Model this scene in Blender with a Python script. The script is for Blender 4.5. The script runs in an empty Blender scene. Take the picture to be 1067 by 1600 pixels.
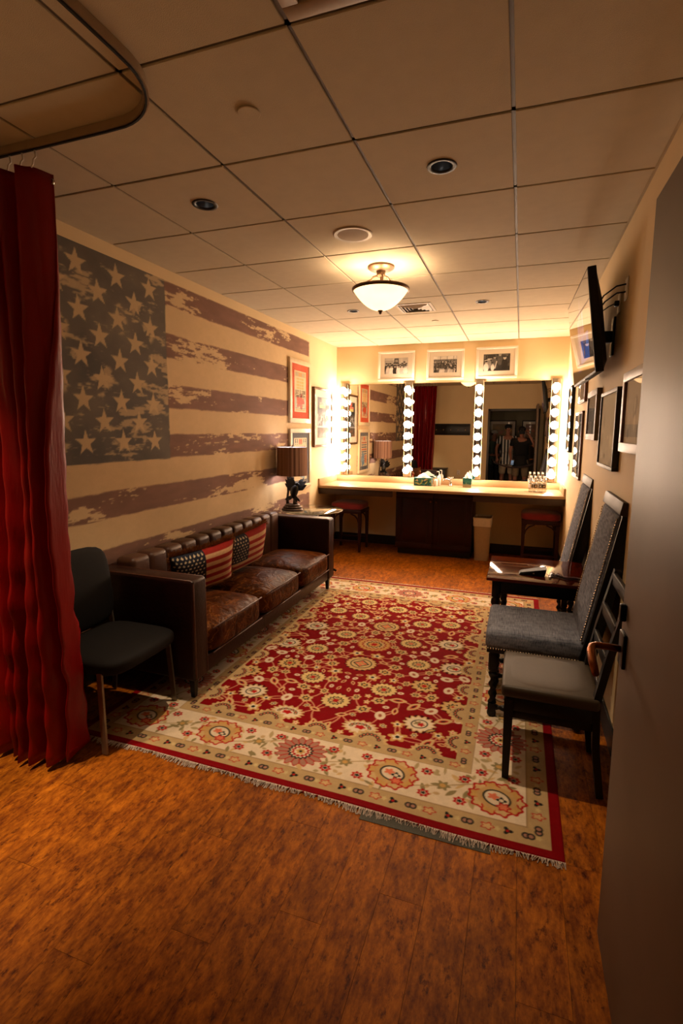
import bpy, bmesh, math, random
import numpy as np
from mathutils import Vector, Matrix

# ------------------------------------------------------------------ camera, world, light levels
SC = bpy.context.scene
COL = SC.collection
PI = math.pi
XL, XR, YF, YB, CE = -1.827, 1.207, -1.04, 5.37, 2.778      # room shell (metres)
F_PX, PP = 780.93, (8.97, -27.28)
YAW, PITCH, ROLL = 0.3313, -0.128, 0.0079
CAM = Vector((0.6925, -1.4538, 1.6156))
fw = Vector((-math.sin(YAW)*math.cos(PITCH), math.cos(YAW)*math.cos(PITCH), math.sin(PITCH)))
rt = Vector((math.cos(YAW), math.sin(YAW), 0)); up = rt.cross(fw)
rt, up = math.cos(ROLL)*rt + math.sin(ROLL)*up, -math.sin(ROLL)*rt + math.cos(ROLL)*up
cd = bpy.data.cameras.new('camera_view'); co = bpy.data.objects.new('camera_view', cd); COL.objects.link(co)
co.matrix_world = Matrix(((rt.x, up.x, -fw.x, CAM.x), (rt.y, up.y, -fw.y, CAM.y), (rt.z, up.z, -fw.z, CAM.z), (0, 0, 0, 1)))
cd.sensor_fit = 'HORIZONTAL'; cd.sensor_width = 36; cd.lens = F_PX*36/1067
cd.shift_x = -PP[0]/1067; cd.shift_y = PP[1]/1067; cd.clip_start = 0.01
SC.camera = co
W = bpy.data.worlds.new('world'); SC.world = W; W.use_nodes = True
W.node_tree.nodes['Background'].inputs[0].default_value = (0, 0, 0, 1)
W.node_tree.nodes['Background'].inputs[1].default_value = 0.0
SC.view_settings.view_transform = 'Standard'; SC.view_settings.look = 'None'
SC.view_settings.gamma = 1; SC.view_settings.use_curve_mapping = False
SC.view_settings.exposure = 0.0
SC.cycles.max_bounces = 8; SC.cycles.diffuse_bounces = 4; SC.cycles.glossy_bounces = 5; SC.cycles.transmission_bounces = 6
SC.cycles.transparent_max_bounces = 8
SC.cycles.caustics_reflective = False; SC.cycles.caustics_refractive = False
SC.cycles.sample_clamp_indirect = 4.0
WARM = (1.0, 0.66, 0.40)          # incandescent bulbs seen by a daylight-balanced camera
VAN = (1.0, 0.71, 0.50)           # vanity globes
DOWN = (1.0, 0.72, 0.46)          # recessed halogen downlights
E_VANITY = 130.0                   # radiance of each vanity globe
E_BOWL, E_BULB = 3.0, 330.0       # frosted bowl / bulbs inside it
P_DOWN = 165.0                     # watts of each recessed downlight
E_LAMP = 110.0                     # table lamp bulb
random.seed(7)
rng = np.random.default_rng(11)

# ------------------------------------------------------------------ helpers: objects
def link(o, parent=None):
    COL.objects.link(o)
    if parent is not None: o.parent = parent
    return o
def tag(o, label=None, cat=None, group=None, kind=None):
    if label: o['label'] = label
    if cat: o['category'] = cat
    if group: o['group'] = group
    if kind: o['kind'] = kind
    return o
def thing(name, label, cat, loc=(0, 0, 0), rz=0.0, group=None):
    o = bpy.data.objects.new(name, None); o.empty_display_size = 0.05
    link(o); o.location = loc; o.rotation_euler = (0, 0, rz)
    return tag(o, label, cat, group)
def copy_tree(o, parent=None):
    c = o.copy(); link(c)
    c.parent = parent
    for ch in list(o.children): copy_tree(ch, c)
    return c
def mesh_obj(name, me, m, parent=None, smooth=None):
    if m is not None and len(me.materials) == 0: me.materials.append(m)
    if smooth:
        me.shade_smooth()
        if smooth is not True: me.set_sharp_from_angle(angle=smooth)
    o = bpy.data.objects.new(name, me)
    return link(o, parent)
class MB:
    """collects shapes into one mesh"""
    def __init__(s): s.v = []; s.f = []
    def add(s, v, f, M=None):
        b = len(s.v)
        if M is not None: v = [tuple(M @ Vector(p)) for p in v]
        s.v += [tuple(p) for p in v]; s.f += [tuple(b+i for i in q) for q in f]; return s
    def box(s, x0, x1, y0, y1, z0, z1, M=None):
        v = [(x0,y0,z0),(x1,y0,z0),(x1,y1,z0),(x0,y1,z0),(x0,y0,z1),(x1,y0,z1),(x1,y1,z1),(x0,y1,z1)]
        return s.add(v, [(3,2,1,0),(4,5,6,7),(0,1,5,4),(1,2,6,5),(2,3,7,6),(3,0,4,7)], M)
    def rbox(s, x0, x1, y0, y1, z0, z1, r=0.005, seg=2, M=None):
        bm = bmesh.new(); bmesh.ops.create_cube(bm, size=1)
        for v in bm.verts:
            v.co = Vector(((x0+x1)/2+v.co.x*(x1-x0), (y0+y1)/2+v.co.y*(y1-y0), (z0+z1)/2+v.co.z*(z1-z0)))
        bmesh.ops.bevel(bm, geom=list(bm.edges)+list(bm.verts), offset=r, segments=seg, profile=0.5, affect='EDGES')
        bm.verts.index_update()
        s.add([tuple(v.co) for v in bm.verts], [tuple(v.index for v in f.verts) for f in bm.faces], M); bm.free(); return s
    def lathe(s, prof, n=24, M=None, ell=1.0, caps=True):
        v = []; f = []
        for r, z in prof:
            for k in range(n):
                a = 2*PI*k/n; v.append((r*math.cos(a), r*ell*math.sin(a), z))
        for i in range(len(prof)-1):
            for k in range(n):
                k2 = (k+1) % n; f.append((i*n+k, i*n+k2, (i+1)*n+k2, (i+1)*n+k))
        if caps:
            if prof[0][0] > 1e-6: f.append(tuple(reversed(range(n))))
            if prof[-1][0] > 1e-6: f.append(tuple((len(prof)-1)*n+k for k in range(n)))
        return s.add(v, f, M)
    def tube(s, pts, r, n=8, caps=True):
        pts = [Vector(p) for p in pts]; m = len(pts)
        rr = r if isinstance(r, (list, tuple)) else [r]*m
        v = []; f = []; ref = None
        for i, p in enumerate(pts):
            t = (pts[min(i+1, m-1)] - pts[max(i-1, 0)]).normalized()
            if ref is None:
                ref = Vector((0, 0, 1)) if abs(t.z) < .9 else Vector((1, 0, 0))
            a = (ref - t*ref.dot(t)).normalized(); ref = a; b = t.cross(a)
            for k in range(n):
                an = 2*PI*k/n; v.append(tuple(p + rr[i]*(math.cos(an)*a + math.sin(an)*b)))
        for i in range(m-1):
            for k in range(n):
                k2 = (k+1) % n; f.append((i*n+k, i*n+k2, (i+1)*n+k2, (i+1)*n+k))
        if caps: f.append(tuple(reversed(range(n)))); f.append(tuple((m-1)*n+k for k in range(n)))
        return s.add(v, f)
    def bar(s, pts, w, h, up=(0, 0, 1)):
        """rectangular section swept along points"""
        pts = [Vector(p) for p in pts]; m = len(pts); up = Vector(up); v = []; f = []
        for i, p in enumerate(pts):
            t = (pts[min(i+1, m-1)] - pts[max(i-1, 0)]).normalized()
            a = t.cross(up).normalized(); b = a.cross(t)
            for sx, sz in ((-1,-1),(1,-1),(1,1),(-1,1)): v.append(tuple(p + a*sx*w/2 + b*sz*h/2))
        for i in range(m-1):
            for k in range(4):
                k2 = (k+1) % 4; f.append((i*4+k, (i+1)*4+k, (i+1)*4+k2, i*4+k2))
        f.append((0,1,2,3)); f.append(tuple((m-1)*4+k for k in (3,2,1,0)))
        return s.add(v, f)
    def soft(s, cx, cy, cz, sx, sy, sz, p=6.0, n=8, top=0.0, M=None):
        """rounded cushion-like box"""
        idx = {}; v = []; f = []
        def vid(c):
            k = tuple(round(x, 5) for x in c)
            if k not in idx:
                L = (abs(c[0])**p + abs(c[1])**p + abs(c[2])**p)**(1/p)
                q = [x/L for x in c]
                z = q[2]*sz/2
                bulge = max(0, (1-q[0]**2))*max(0, (1-q[1]**2))
                z += top*bulge*(1 if q[2] > 0 else -0.0)
                idx[k] = len(v); v.append((cx+q[0]*sx/2, cy+q[1]*sy/2, cz+z))
            return idx[k]
        g = [math.sin((-1+2*i/n)*PI/4)/math.sin(PI/4) for i in range(n+1)]
        for ax in range(3):
            for sg in (-1, 1):
                for i in range(n):
                    for j in range(n):
                        q = []
                        for (a, b) in ((i,j),(i+1,j),(i+1,j+1),(i,j+1)):
                            c = [0,0,0]; c[ax] = sg; c[(ax+1)%3] = g[a]; c[(ax+2)%3] = g[b]; q.append(vid(c))
                        f.append(tuple(q if sg > 0 else q[::-1]))
        return s.add(v, f, M)
    def twist(s, L, r, pitch=0.055, n=12, amp=.3, M=None, lobes=2):
        st = max(8, int(L/pitch*12)); v = []; f = []
        for i in range(st+1):
            z = L*i/st
            for k in range(n):
                a = 2*PI*k/n; q = r*(1+amp*math.cos(lobes*a - 2*PI*z/pitch)); v.append((q*math.cos(a), q*math.sin(a), z))
        for i in range(st):
            for k in range(n):
                k2 = (k+1) % n; f.append((i*n+k, i*n+k2, (i+1)*n+k2, (i+1)*n+k))
        f.append(tuple(reversed(range(n)))); f.append(tuple(st*n+k for k in range(n)))
        return s.add(v, f, M)
    def mesh(s, name='mesh'):
        me = bpy.data.meshes.new(name); me.from_pydata(s.v, [], s.f); me.update(); return me
    def build(s, name, m, parent=None, smooth=None):
        return mesh_obj(name, s.mesh(name), m, parent, smooth)
def T(x=0, y=0, z=0, rx=0, ry=0, rz=0):
    return Matrix.Translation((x, y, z)) @ Matrix.Rotation(rz, 4, 'Z') @ Matrix.Rotation(ry, 4, 'Y') @ Matrix.Rotation(rx, 4, 'X')
SM = 0.6

# ------------------------------------------------------------------ helpers: materials
def lin(c):
    return tuple(((x/12.92) if x <= .04045 else ((x+.055)/1.055)**2.4) for x in c)
def nd(nt, t, **kw):
    n = nt.nodes.new(t)
    for k, v in kw.items(): setattr(n, k, v)
    return n
def mat(name, col, rough=.5, metal=0.0, var=.10, scale=30, bump=0.0, bscale=None, coat=0.0, sheen=0.0, sheen_tint=None,
        emit=None, estr=0.0, spec=.5, stretch=(1, 1, 1), trans=0.0, ior=1.45, detail=4, rvar=0.0):
    """principled with a noise-driven colour variation and bump; col in sRGB"""
    m = bpy.data.materials.new(name); m.use_nodes = True; nt = m.node_tree; b = nt.nodes['Principled BSDF']
    c = lin(col)
    tc = nd(nt, 'ShaderNodeTexCoord'); mp = nd(nt, 'ShaderNodeMapping'); mp.inputs['Scale'].default_value = stretch
    nt.links.new(tc.outputs['Object'], mp.inputs[0])
    nz = nd(nt, 'ShaderNodeTexNoise'); nz.inputs['Scale'].default_value = scale; nz.inputs['Detail'].default_value = detail
    nt.links.new(mp.outputs[0], nz.inputs['Vector'])
    rp = nd(nt, 'ShaderNodeValToRGB'); rp.color_ramp.elements[0].position = .3; rp.color_ramp.elements[1].position = .7
    rp.color_ramp.elements[0].color = (*[x*(1-var) for x in c], 1); rp.color_ramp.elements[1].color = (*[min(1, x*(1+var)) for x in c], 1)
    nt.links.new(nz.outputs['Fac'], rp.inputs[0]); nt.links.new(rp.outputs[0], b.inputs['Base Color'])
    b.inputs['Roughness'].default_value = rough; b.inputs['Metallic'].default_value = metal
    b.inputs['Specular IOR Level'].default_value = spec; b.inputs['Coat Weight'].default_value = coat
    b.inputs['Coat Roughness'].default_value = .1
    b.inputs['Sheen Weight'].default_value = sheen
    if sheen_tint: b.inputs['Sheen Tint'].default_value = (*lin(sheen_tint), 1)
    b.inputs['Transmission Weight'].default_value = trans; b.inputs['IOR'].default_value = ior
    if emit: b.inputs['Emission Color'].default_value = (*emit, 1); b.inputs['Emission Strength'].default_value = estr
    if bump:
        n2 = nd(nt, 'ShaderNodeTexNoise'); n2.inputs['Scale'].default_value = bscale or scale*4; n2.inputs['Detail'].default_value = 3
        nt.links.new(mp.outputs[0], n2.inputs['Vector'])
        bp = nd(nt, 'ShaderNodeBump'); bp.inputs['Strength'].default_value = bump; bp.inputs['Distance'].default_value = .01
        nt.links.new(n2.outputs['Fac'], bp.inputs['Height']); nt.links.new(bp.outputs[0], b.inputs['Normal'])
    if rvar:
        mr = nd(nt, 'ShaderNodeMapRange'); mr.inputs[3].default_value = max(0, rough-rvar); mr.inputs[4].default_value = min(1, rough+rvar)
        nt.links.new(nz.outputs['Fac'], mr.inputs[0]); nt.links.new(mr.outputs[0], b.inputs['Roughness'])
    return m
def emis(name, col, s):
    m = bpy.data.materials.new(name); m.use_nodes = True; nt = m.node_tree; nt.nodes.clear()
    e = nd(nt, 'ShaderNodeEmission'); e.inputs[0].default_value = (*col, 1); e.inputs[1].default_value = s
    o = nd(nt, 'ShaderNodeOutputMaterial'); nt.links.new(e.outputs[0], o.inputs[0]); return m
def attr_mat(name, rough=.8, bump=.0, bscale=400, spec=.3, coat=0.0, sheen=0.0, fine=.12, fscale=300):
    """colour comes from the mesh's painted attribute, fine grain from noise"""
    m = bpy.data.materials.new(name); m.use_nodes = True; nt = m.node_tree; b = nt.nodes['Principled BSDF']
    a = nd(nt, 'ShaderNodeVertexColor', layer_name='Col')
    tc = nd(nt, 'ShaderNodeTexCoord'); nz = nd(nt, 'ShaderNodeTexNoise'); nz.inputs['Scale'].default_value = fscale
    nt.links.new(tc.outputs['Object'], nz.inputs['Vector'])
    mr = nd(nt, 'ShaderNodeMapRange'); mr.inputs[3].default_value = 1-fine; mr.inputs[4].default_value = 1+fine
    nt.links.new(nz.outputs['Fac'], mr.inputs[0])
    mx = nd(nt, 'ShaderNodeVectorMath', operation='SCALE'); nt.links.new(a.outputs['Color'], mx.inputs[0]); nt.links.new(mr.outputs[0], mx.inputs['Scale'])
    nt.links.new(mx.outputs[0], b.inputs['Base Color'])
    b.inputs['Roughness'].default_value = rough; b.inputs['Specular IOR Level'].default_value = spec
    b.inputs['Coat Weight'].default_value = coat; b.inputs['Coat Roughness'].default_value = .03; b.inputs['Sheen Weight'].default_value = sheen
    if bump:
        n2 = nd(nt, 'ShaderNodeTexNoise'); n2.inputs['Scale'].default_value = bscale; nt.links.new(tc.outputs['Object'], n2.inputs['Vector'])
        bp = nd(nt, 'ShaderNodeBump'); bp.inputs['Strength'].default_value = bump; bp.inputs['Distance'].default_value = .005
        nt.links.new(n2.outputs['Fac'], bp.inputs['Height']); nt.links.new(bp.outputs[0], b.inputs['Normal'])
    return m

WALLC = (.85, .76, .59)
m_wall = mat('wall_paint', WALLC, .75, var=.03, scale=3, bump=.06, bscale=260)
m_tile = mat('ceiling_tile', (.77, .725, .62), .9, var=.03, scale=14, bump=.25, bscale=420)
m_tbar = mat('ceiling_grid', (.40, .36, .31), .55, var=.04)
m_base = mat('baseboard_black', (.06, .055, .05), .4, var=.1)
m_frame_dark = mat('door_frame_bronze', (.13, .10, .08), .45, var=.1)
m_door = mat('door_paint', (.41, .355, .31), .5, spec=.25, var=.05, scale=6, bump=.03, bscale=300)
m_bronze = mat('handle_bronze', (.52, .30, .14), .28, metal=1.0, var=.15, scale=40)
m_black_metal = mat('black_metal', (.035, .033, .03), .4, metal=.6, var=.15)
m_chrome = mat('chrome', (.82, .80, .78), .12, metal=1.0, var=.03)
m_steel = mat('brushed_leg', (.50, .46, .40), .35, metal=.8, var=.1)
m_blackwood = mat('black_wood', (.035, .026, .022), .4, var=.25, scale=12, stretch=(1, 1, .15), spec=.3)
m_mahog = mat('mahogany', (.13, .028, .018), .38, var=.25, scale=10, stretch=(1, .12, 1), spec=.3)
m_tabletop = mat('table_wood', (.30, .085, .02), .07, var=.3, scale=9, stretch=(.25, 1.6, 1), coat=.0, spec=.22)
m_stoolwood = mat('stool_wood', (.16, .045, .035), .45, spec=.3, var=.25, scale=14, stretch=(1, 1, .15))
m_red = mat('red_upholstery', (.45, .035, .05), .8, var=.12, scale=50, bump=.1, sheen=.3)
m_grey = mat('grey_linen', (.29, .315, .37), .9, var=.22, scale=120, stretch=(.25, 1.5, 1), bump=.25, bscale=500, sheen=.2)
def linen(name, c0, c1):
    m = bpy.data.materials.new(name); m.use_nodes = True; nt = m.node_tree; b = nt.nodes['Principled BSDF']
    tc = nd(nt, 'ShaderNodeTexCoord'); ns = []
    for st in ((14, 260, 60), (230, 16, 60), (18, 18, 18)):
        mp = nd(nt, 'ShaderNodeMapping'); mp.inputs['Scale'].default_value = st; nt.links.new(tc.outputs['Object'], mp.inputs[0])
        n = nd(nt, 'ShaderNodeTexNoise'); n.inputs['Scale'].default_value = 1.0; n.inputs['Detail'].default_value = 3; nt.links.new(mp.outputs[0], n.inputs['Vector']); ns.append(n)
    a = nd(nt, 'ShaderNodeMath', operation='ADD'); nt.links.new(ns[0].outputs['Fac'], a.inputs[0]); nt.links.new(ns[1].outputs['Fac'], a.inputs[1])
    a2 = nd(nt, 'ShaderNodeMath', operation='MULTIPLY_ADD'); a2.inputs[1].default_value = .4; nt.links.new(ns[2].outputs['Fac'], a2.inputs[0]); nt.links.new(a.outputs[0], a2.inputs[2])
    rp = nd(nt, 'ShaderNodeValToRGB'); rp.color_ramp.elements[0].position = .36; rp.color_ramp.elements[1].position = .62
    dv = nd(nt, 'ShaderNodeMath', operation='DIVIDE'); dv.inputs[1].default_value = 2.4; nt.links.new(a2.outputs[0], dv.inputs[0])
    rp.color_ramp.elements[0].color = (*lin(c0), 1); rp.color_ramp.elements[1].color = (*lin(c1), 1); nt.links.new(dv.outputs[0], rp.inputs[0]); nt.links.new(rp.outputs[0], b.inputs['Base Color'])
    b.inputs['Roughness'].default_value = .95; b.inputs['Specular IOR Level'].default_value = .15
    bp = nd(nt, 'ShaderNodeBump'); bp.inputs['Strength'].default_value = .3; bp.inputs['Distance'].default_value = .002; nt.links.new(a.outputs[0], bp.inputs['Height']); nt.links.new(bp.outputs[0], b.inputs['Normal'])
    return m
m_grey = linen('grey_linen_weave', (.24, .255, .30), (.49, .505, .555))
m_vinyl = mat('olive_vinyl', (.21, .175, .13), .5, var=.08, scale=60, bump=.08, bscale=500, spec=.3)
m_blackfab = mat('black_fabric', (.036, .024, .021), .8, var=.1, scale=150, bump=.15, bscale=700, spec=.25)
m_nail = mat('nailhead', (.75, .68, .58), .25, metal=1.0, var=.05)
m_counter = mat('counter_laminate', (.66, .55, .41), .42, var=.06, scale=90, spec=.3)
m_apron = mat('counter_apron', (.20, .13, .09), .5, var=.15)
m_white = mat('white_plastic', (.86, .84, .80), .4, var=.02)
m_cream_plastic = mat('cream_plastic', (.78, .72, .60), .45, var=.03)
m_black_plastic = mat('black_plastic', (.03, .03, .032), .5, var=.05, spec=.25)
m_bin = mat('beige_bin', (.62, .53, .40), .5, var=.05)
m_trimring = mat('downlight_trim', (.07, .065, .06), .5, var=.05)
m_speaker = mat('speaker_grille', (.66, .60, .52), .8, var=.05, scale=400, bump=.3, bscale=900)
m_vent = mat('vent_enamel', (.74, .70, .62), .5, var=.03)
m_darkvoid = mat('vent_dark', (.10, .09, .08), .8, var=.05)
m_goldframe = mat('cream_frame', (.80, .72, .58), .42, var=.06, scale=20, stretch=(1, 1, .3))
m_greyframe = mat('grey_wood_frame', (.40, .34, .28), .5, var=.2, scale=25, stretch=(1, .2, .2))
m_brownframe = mat('brown_frame', (.34, .20, .12), .4, var=.2, scale=25, stretch=(1, .2, .2))
m_bronzeframe = mat('bronze_frame', (.36, .26, .16), .35, var=.15, metal=.4)
m_whiteframe = mat('white_frame', (.88, .84, .78), .5, var=.03)
m_matboard = mat('mat_board', (.86, .82, .75), .85, var=.02, scale=200)
m_skin = mat('skin', (.62, .42, .33), .55, var=.06)
m_hair = mat('hair_dark', (.10, .07, .05), .7, var=.2, scale=80)
m_liner = mat('bin_liner', (.80, .76, .68), .3, var=.05, bump=.4, bscale=60)
m_paper = mat('tissue_paper', (.93, .92, .90), .9, var=.02, bump=.1, bscale=60)

def glass_mat(name, tint=(1, 1, 1), refl=.12, rough=.0, ior=1.45):
    """thin glazing: clear with a fresnel reflection, lets light through"""
    m = bpy.data.materials.new(name); m.use_nodes = True; nt = m.node_tree; nt.nodes.clear()
    tr = nd(nt, 'ShaderNodeBsdfTransparent'); tr.inputs[0].default_value = (*tint, 1)
    gl = nd(nt, 'ShaderNodeBsdfGlossy'); gl.inputs['Roughness'].default_value = rough
    lw = nd(nt, 'ShaderNodeLayerWeight'); lw.inputs[0].default_value = .5
    pw = nd(nt, 'ShaderNodeMath', operation='POWER'); pw.inputs[1].default_value = 5; nt.links.new(lw.outputs['Facing'], pw.inputs[0])
    f0 = ((ior-1)/(ior+1))**2; fr = nd(nt, 'ShaderNodeMath', operation='MULTIPLY_ADD'); fr.inputs[1].default_value = 1-f0; fr.inputs[2].default_value = f0; nt.links.new(pw.outputs[0], fr.inputs[0])
    nz = nd(nt, 'ShaderNodeTexNoise'); nz.inputs['Scale'].default_value = 3
    mr = nd(nt, 'ShaderNodeMapRange'); mr.inputs[3].default_value = refl*.9; mr.inputs[4].default_value = refl*1.1
    nt.links.new(nz.outputs['Fac'], mr.inputs[0])
    ad = nd(nt, 'ShaderNodeMath', operation='ADD', use_clamp=True); nt.links.new(fr.outputs[0], ad.inputs[0]); nt.links.new(mr.outputs[0], ad.inputs[1])
    mx = nd(nt, 'ShaderNodeMixShader'); o = nd(nt, 'ShaderNodeOutputMaterial')
    nt.links.new(ad.outputs[0], mx.inputs[0]); nt.links.new(tr.outputs[0], mx.inputs[1]); nt.links.new(gl.outputs[0], mx.inputs[2]); nt.links.new(mx.outputs[0], o.inputs[0])
    return m
m_glaze = glass_mat('picture_glazing', refl=.0)
m_tableglass = glass_mat('table_glass', (.86, .88, .84), refl=.05)
m_bottleglass = glass_mat('clear_bottle', (.93, .93, .92), refl=.06, rough=.08)
m_mirror = mat('mirror_silver', (.93, .91, .87), .0, metal=1.0, var=.005, scale=2)

def floor_material():
    m = bpy.data.materials.new('cork_plank'); m.use_nodes = True; nt = m.node_tree; b = nt.nodes['Principled BSDF']
    g = nd(nt, 'ShaderNodeNewGeometry'); oi = nd(nt, 'ShaderNodeObjectInfo')
    off = nd(nt, 'ShaderNodeVectorMath', operation='MULTIPLY_ADD')
    cb = nd(nt, 'ShaderNodeCombineXYZ'); nt.links.new(oi.outputs['Random'], cb.inputs[1]); nt.links.new(oi.outputs['Random'], cb.inputs[2])
    nt.links.new(cb.outputs[0], off.inputs[0]); off.inputs[1].default_value = (0, 1.3, 3.0); nt.links.new(g.outputs['Position'], off.inputs[2])
    def noise(scale, st, det=5, rough=.6):
        mp = nd(nt, 'ShaderNodeMapping'); mp.inputs['Scale'].default_value = st; nt.links.new(off.outputs[0], mp.inputs[0])
        n = nd(nt, 'ShaderNodeTexNoise'); n.inputs['Scale'].default_value = scale; n.inputs['Detail'].default_value = det; n.inputs['Roughness'].default_value = rough
        nt.links.new(mp.outputs[0], n.inputs['Vector']); return n
    n1 = noise(13, (1.9, .8, 1), 6, .65); n2 = noise(52, (1.5, .6, 1), 5, .7); n3 = noise(30, (1.35, .7, 1), 6, .75); n4 = noise(2.2, (1, 1, 1), 2)
    r1 = nd(nt, 'ShaderNodeValToRGB'); cr = r1.color_ramp
    cr.elements[0].position = .36; cr.elements[0].color = (*lin((.33, .135, .02)), 1)
    cr.elements[1].position = .64; cr.elements[1].color = (*lin((.67, .39, .075)), 1)
    e = cr.elements.new(.5); e.color = (*lin((.52, .28, .042)), 1)
    av = nd(nt, 'ShaderNodeMath', operation='MULTIPLY_ADD'); av.inputs[1].default_value = .55; nt.links.new(n1.outputs['Fac'], av.inputs[0])
    s2 = nd(nt, 'ShaderNodeMath', operation='MULTIPLY'); s2.inputs[1].default_value = .45; nt.links.new(n2.outputs['Fac'], s2.inputs[0]); nt.links.new(s2.outputs[0], av.inputs[2])
    nt.links.new(av.outputs[0], r1.inputs[0])
    r3 = nd(nt, 'ShaderNodeValToRGB'); r3.color_ramp.elements[0].position = .55; r3.color_ramp.elements[0].color = (1, 1, 1, 1)
    r3.color_ramp.elements[1].position = .66; r3.color_ramp.elements[1].color = (.30, .22, .15, 1)
    nt.links.new(n3.outputs['Fac'], r3.inputs[0])
    mu = nd(nt, 'ShaderNodeMix', data_type='RGBA', blend_type='MULTIPLY'); mu.inputs[0].default_value = 1
    nt.links.new(r1.outputs[0], mu.inputs[6]); nt.links.new(r3.outputs[0], mu.inputs[7])
    mr = nd(nt, 'ShaderNodeMapRange'); mr.inputs[1].default_value = .3; mr.inputs[2].default_value = .7; mr.inputs[3].default_value = .74; mr.inputs[4].default_value = 1.14
    nt.links.new(n4.outputs['Fac'], mr.inputs[0])
    sc = nd(nt, 'ShaderNodeVectorMath', operation='SCALE'); nt.links.new(mu.outputs[2], sc.inputs[0]); nt.links.new(mr.outputs[0], sc.inputs['Scale'])
    nt.links.new(sc.outputs[0], b.inputs['Base Color'])
    b.inputs['Roughness'].default_value = .5; b.inputs['Specular IOR Level'].default_value = .10
    bp = nd(nt, 'ShaderNodeBump'); bp.inputs['Strength'].default_value = .25; bp.inputs['Distance'].default_value = .004
    nt.links.new(n2.outputs['Fac'], bp.inputs['Height']); nt.links.new(bp.outputs[0], b.inputs['Normal'])
    return m
m_floor = floor_material()
def leather_material():
    m = bpy.data.materials.new('worn_leather'); m.use_nodes = True; nt = m.node_tree; b = nt.nodes['Principled BSDF']
    tc = nd(nt, 'ShaderNodeTexCoord')
    n1 = nd(nt, 'ShaderNodeTexNoise'); n1.inputs['Scale'].default_value = 5; n1.inputs['Detail'].default_value = 6; n1.inputs['Distortion'].default_value = 1.2
    nt.links.new(tc.outputs['Object'], n1.inputs['Vector'])
    vo = nd(nt, 'ShaderNodeTexVoronoi', feature='DISTANCE_TO_EDGE'); vo.inputs['Scale'].default_value = 6
    ds = nd(nt, 'ShaderNodeVectorMath', operation='MULTIPLY_ADD'); nt.links.new(n1.outputs['Color'], ds.inputs[0]); ds.inputs[1].default_value = (.5, .5, .5); nt.links.new(tc.outputs['Object'], ds.inputs[2])
    nt.links.new(ds.outputs[0], vo.inputs['Vector'])
    rp = nd(nt, 'ShaderNodeValToRGB'); rp.color_ramp.elements[0].position = .0; rp.color_ramp.elements[0].color = (.55, .55, .55, 1)
    rp.color_ramp.elements[1].position = .05; rp.color_ramp.elements[1].color = (0, 0, 0, 1); nt.links.new(vo.outputs['Distance'], rp.inputs[0])
    r1 = nd(nt, 'ShaderNodeValToRGB'); r1.color_ramp.elements[0].position = .35; r1.color_ramp.elements[0].color = (*lin((.15, .06, .018)), 1)
    r1.color_ramp.elements[1].position = .7; r1.color_ramp.elements[1].color = (*lin((.30, .145, .045)), 1); nt.links.new(n1.outputs['Fac'], r1.inputs[0])
    mx = nd(nt, 'ShaderNodeMix', data_type='RGBA'); nt.links.new(rp.outputs[0], mx.inputs[0])
    nt.links.new(r1.outputs[0], mx.inputs[6]); mx.inputs[7].default_value = (*lin((.52, .32, .14)), 1); nt.links.new(mx.outputs[2], b.inputs['Base Color'])
    b.inputs['Roughness'].default_value = .40; b.inputs['Specular IOR Level'].default_value = .10; b.inputs['Specular Tint'].default_value = (1, .62, .34, 1)
    n2 = nd(nt, 'ShaderNodeTexNoise'); n2.inputs['Scale'].default_value = 9; n2.inputs['Detail'].default_value = 4; n2.inputs['Distortion'].default_value = 1.5
    nt.links.new(tc.outputs['Object'], n2.inputs['Vector'])
    bp = nd(nt, 'ShaderNodeBump'); bp.inputs['Strength'].default_value = .45; bp.inputs['Distance'].default_value = .03; nt.links.new(n2.outputs['Fac'], bp.inputs['Height']); nt.links.new(bp.outputs[0], b.inputs['Normal'])
    return m
m_leather = leather_material()
m_leather_dark = mat('dark_leather', (.12, .030, .014), .42, spec=.3, var=.3, scale=9, bump=.15, bscale=60, detail=7)
m_channel = mat('channel_leather', (.25, .15, .105), .42, spec=.4, var=.2, scale=10, bump=.12, bscale=90, detail=6)
m_piping = mat('leather_piping', (.26, .13, .08), .45, var=.4, scale=60)

# ------------------------------------------------------------------ helpers: painted flat prints (vertex colours from numpy)
def fbm(u, v, sx, sy, seed, octv=4, gain=.55):
    out = np.zeros(np.broadcast(u, v).shape); amp = 1; tot = 0
    r = np.random.default_rng(seed)
    for o in range(octv):
        g = r.random((128, 128)); a = (u*sx*2**o + 17.3*o) % 127; b = (v*sy*2**o + 9.1*o) % 127
        i = np.floor(a).astype(int); j = np.floor(b).astype(int); fa = a-i; fb = b-j
        fa = fa*fa*(3-2*fa); fb = fb*fb*(3-2*fb)
        i2 = (i+1) % 128; j2 = (j+1) % 128
        out += amp*((g[i, j]*(1-fa)+g[i2, j]*fa)*(1-fb) + (g[i, j2]*(1-fa)+g[i2, j2]*fa)*fb); tot += amp; amp *= gain
    return out/tot
def sstep(a, b, x):
    t = np.clip((x-a)/(b-a), 0, 1); return t*t*(3-2*t)
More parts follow.
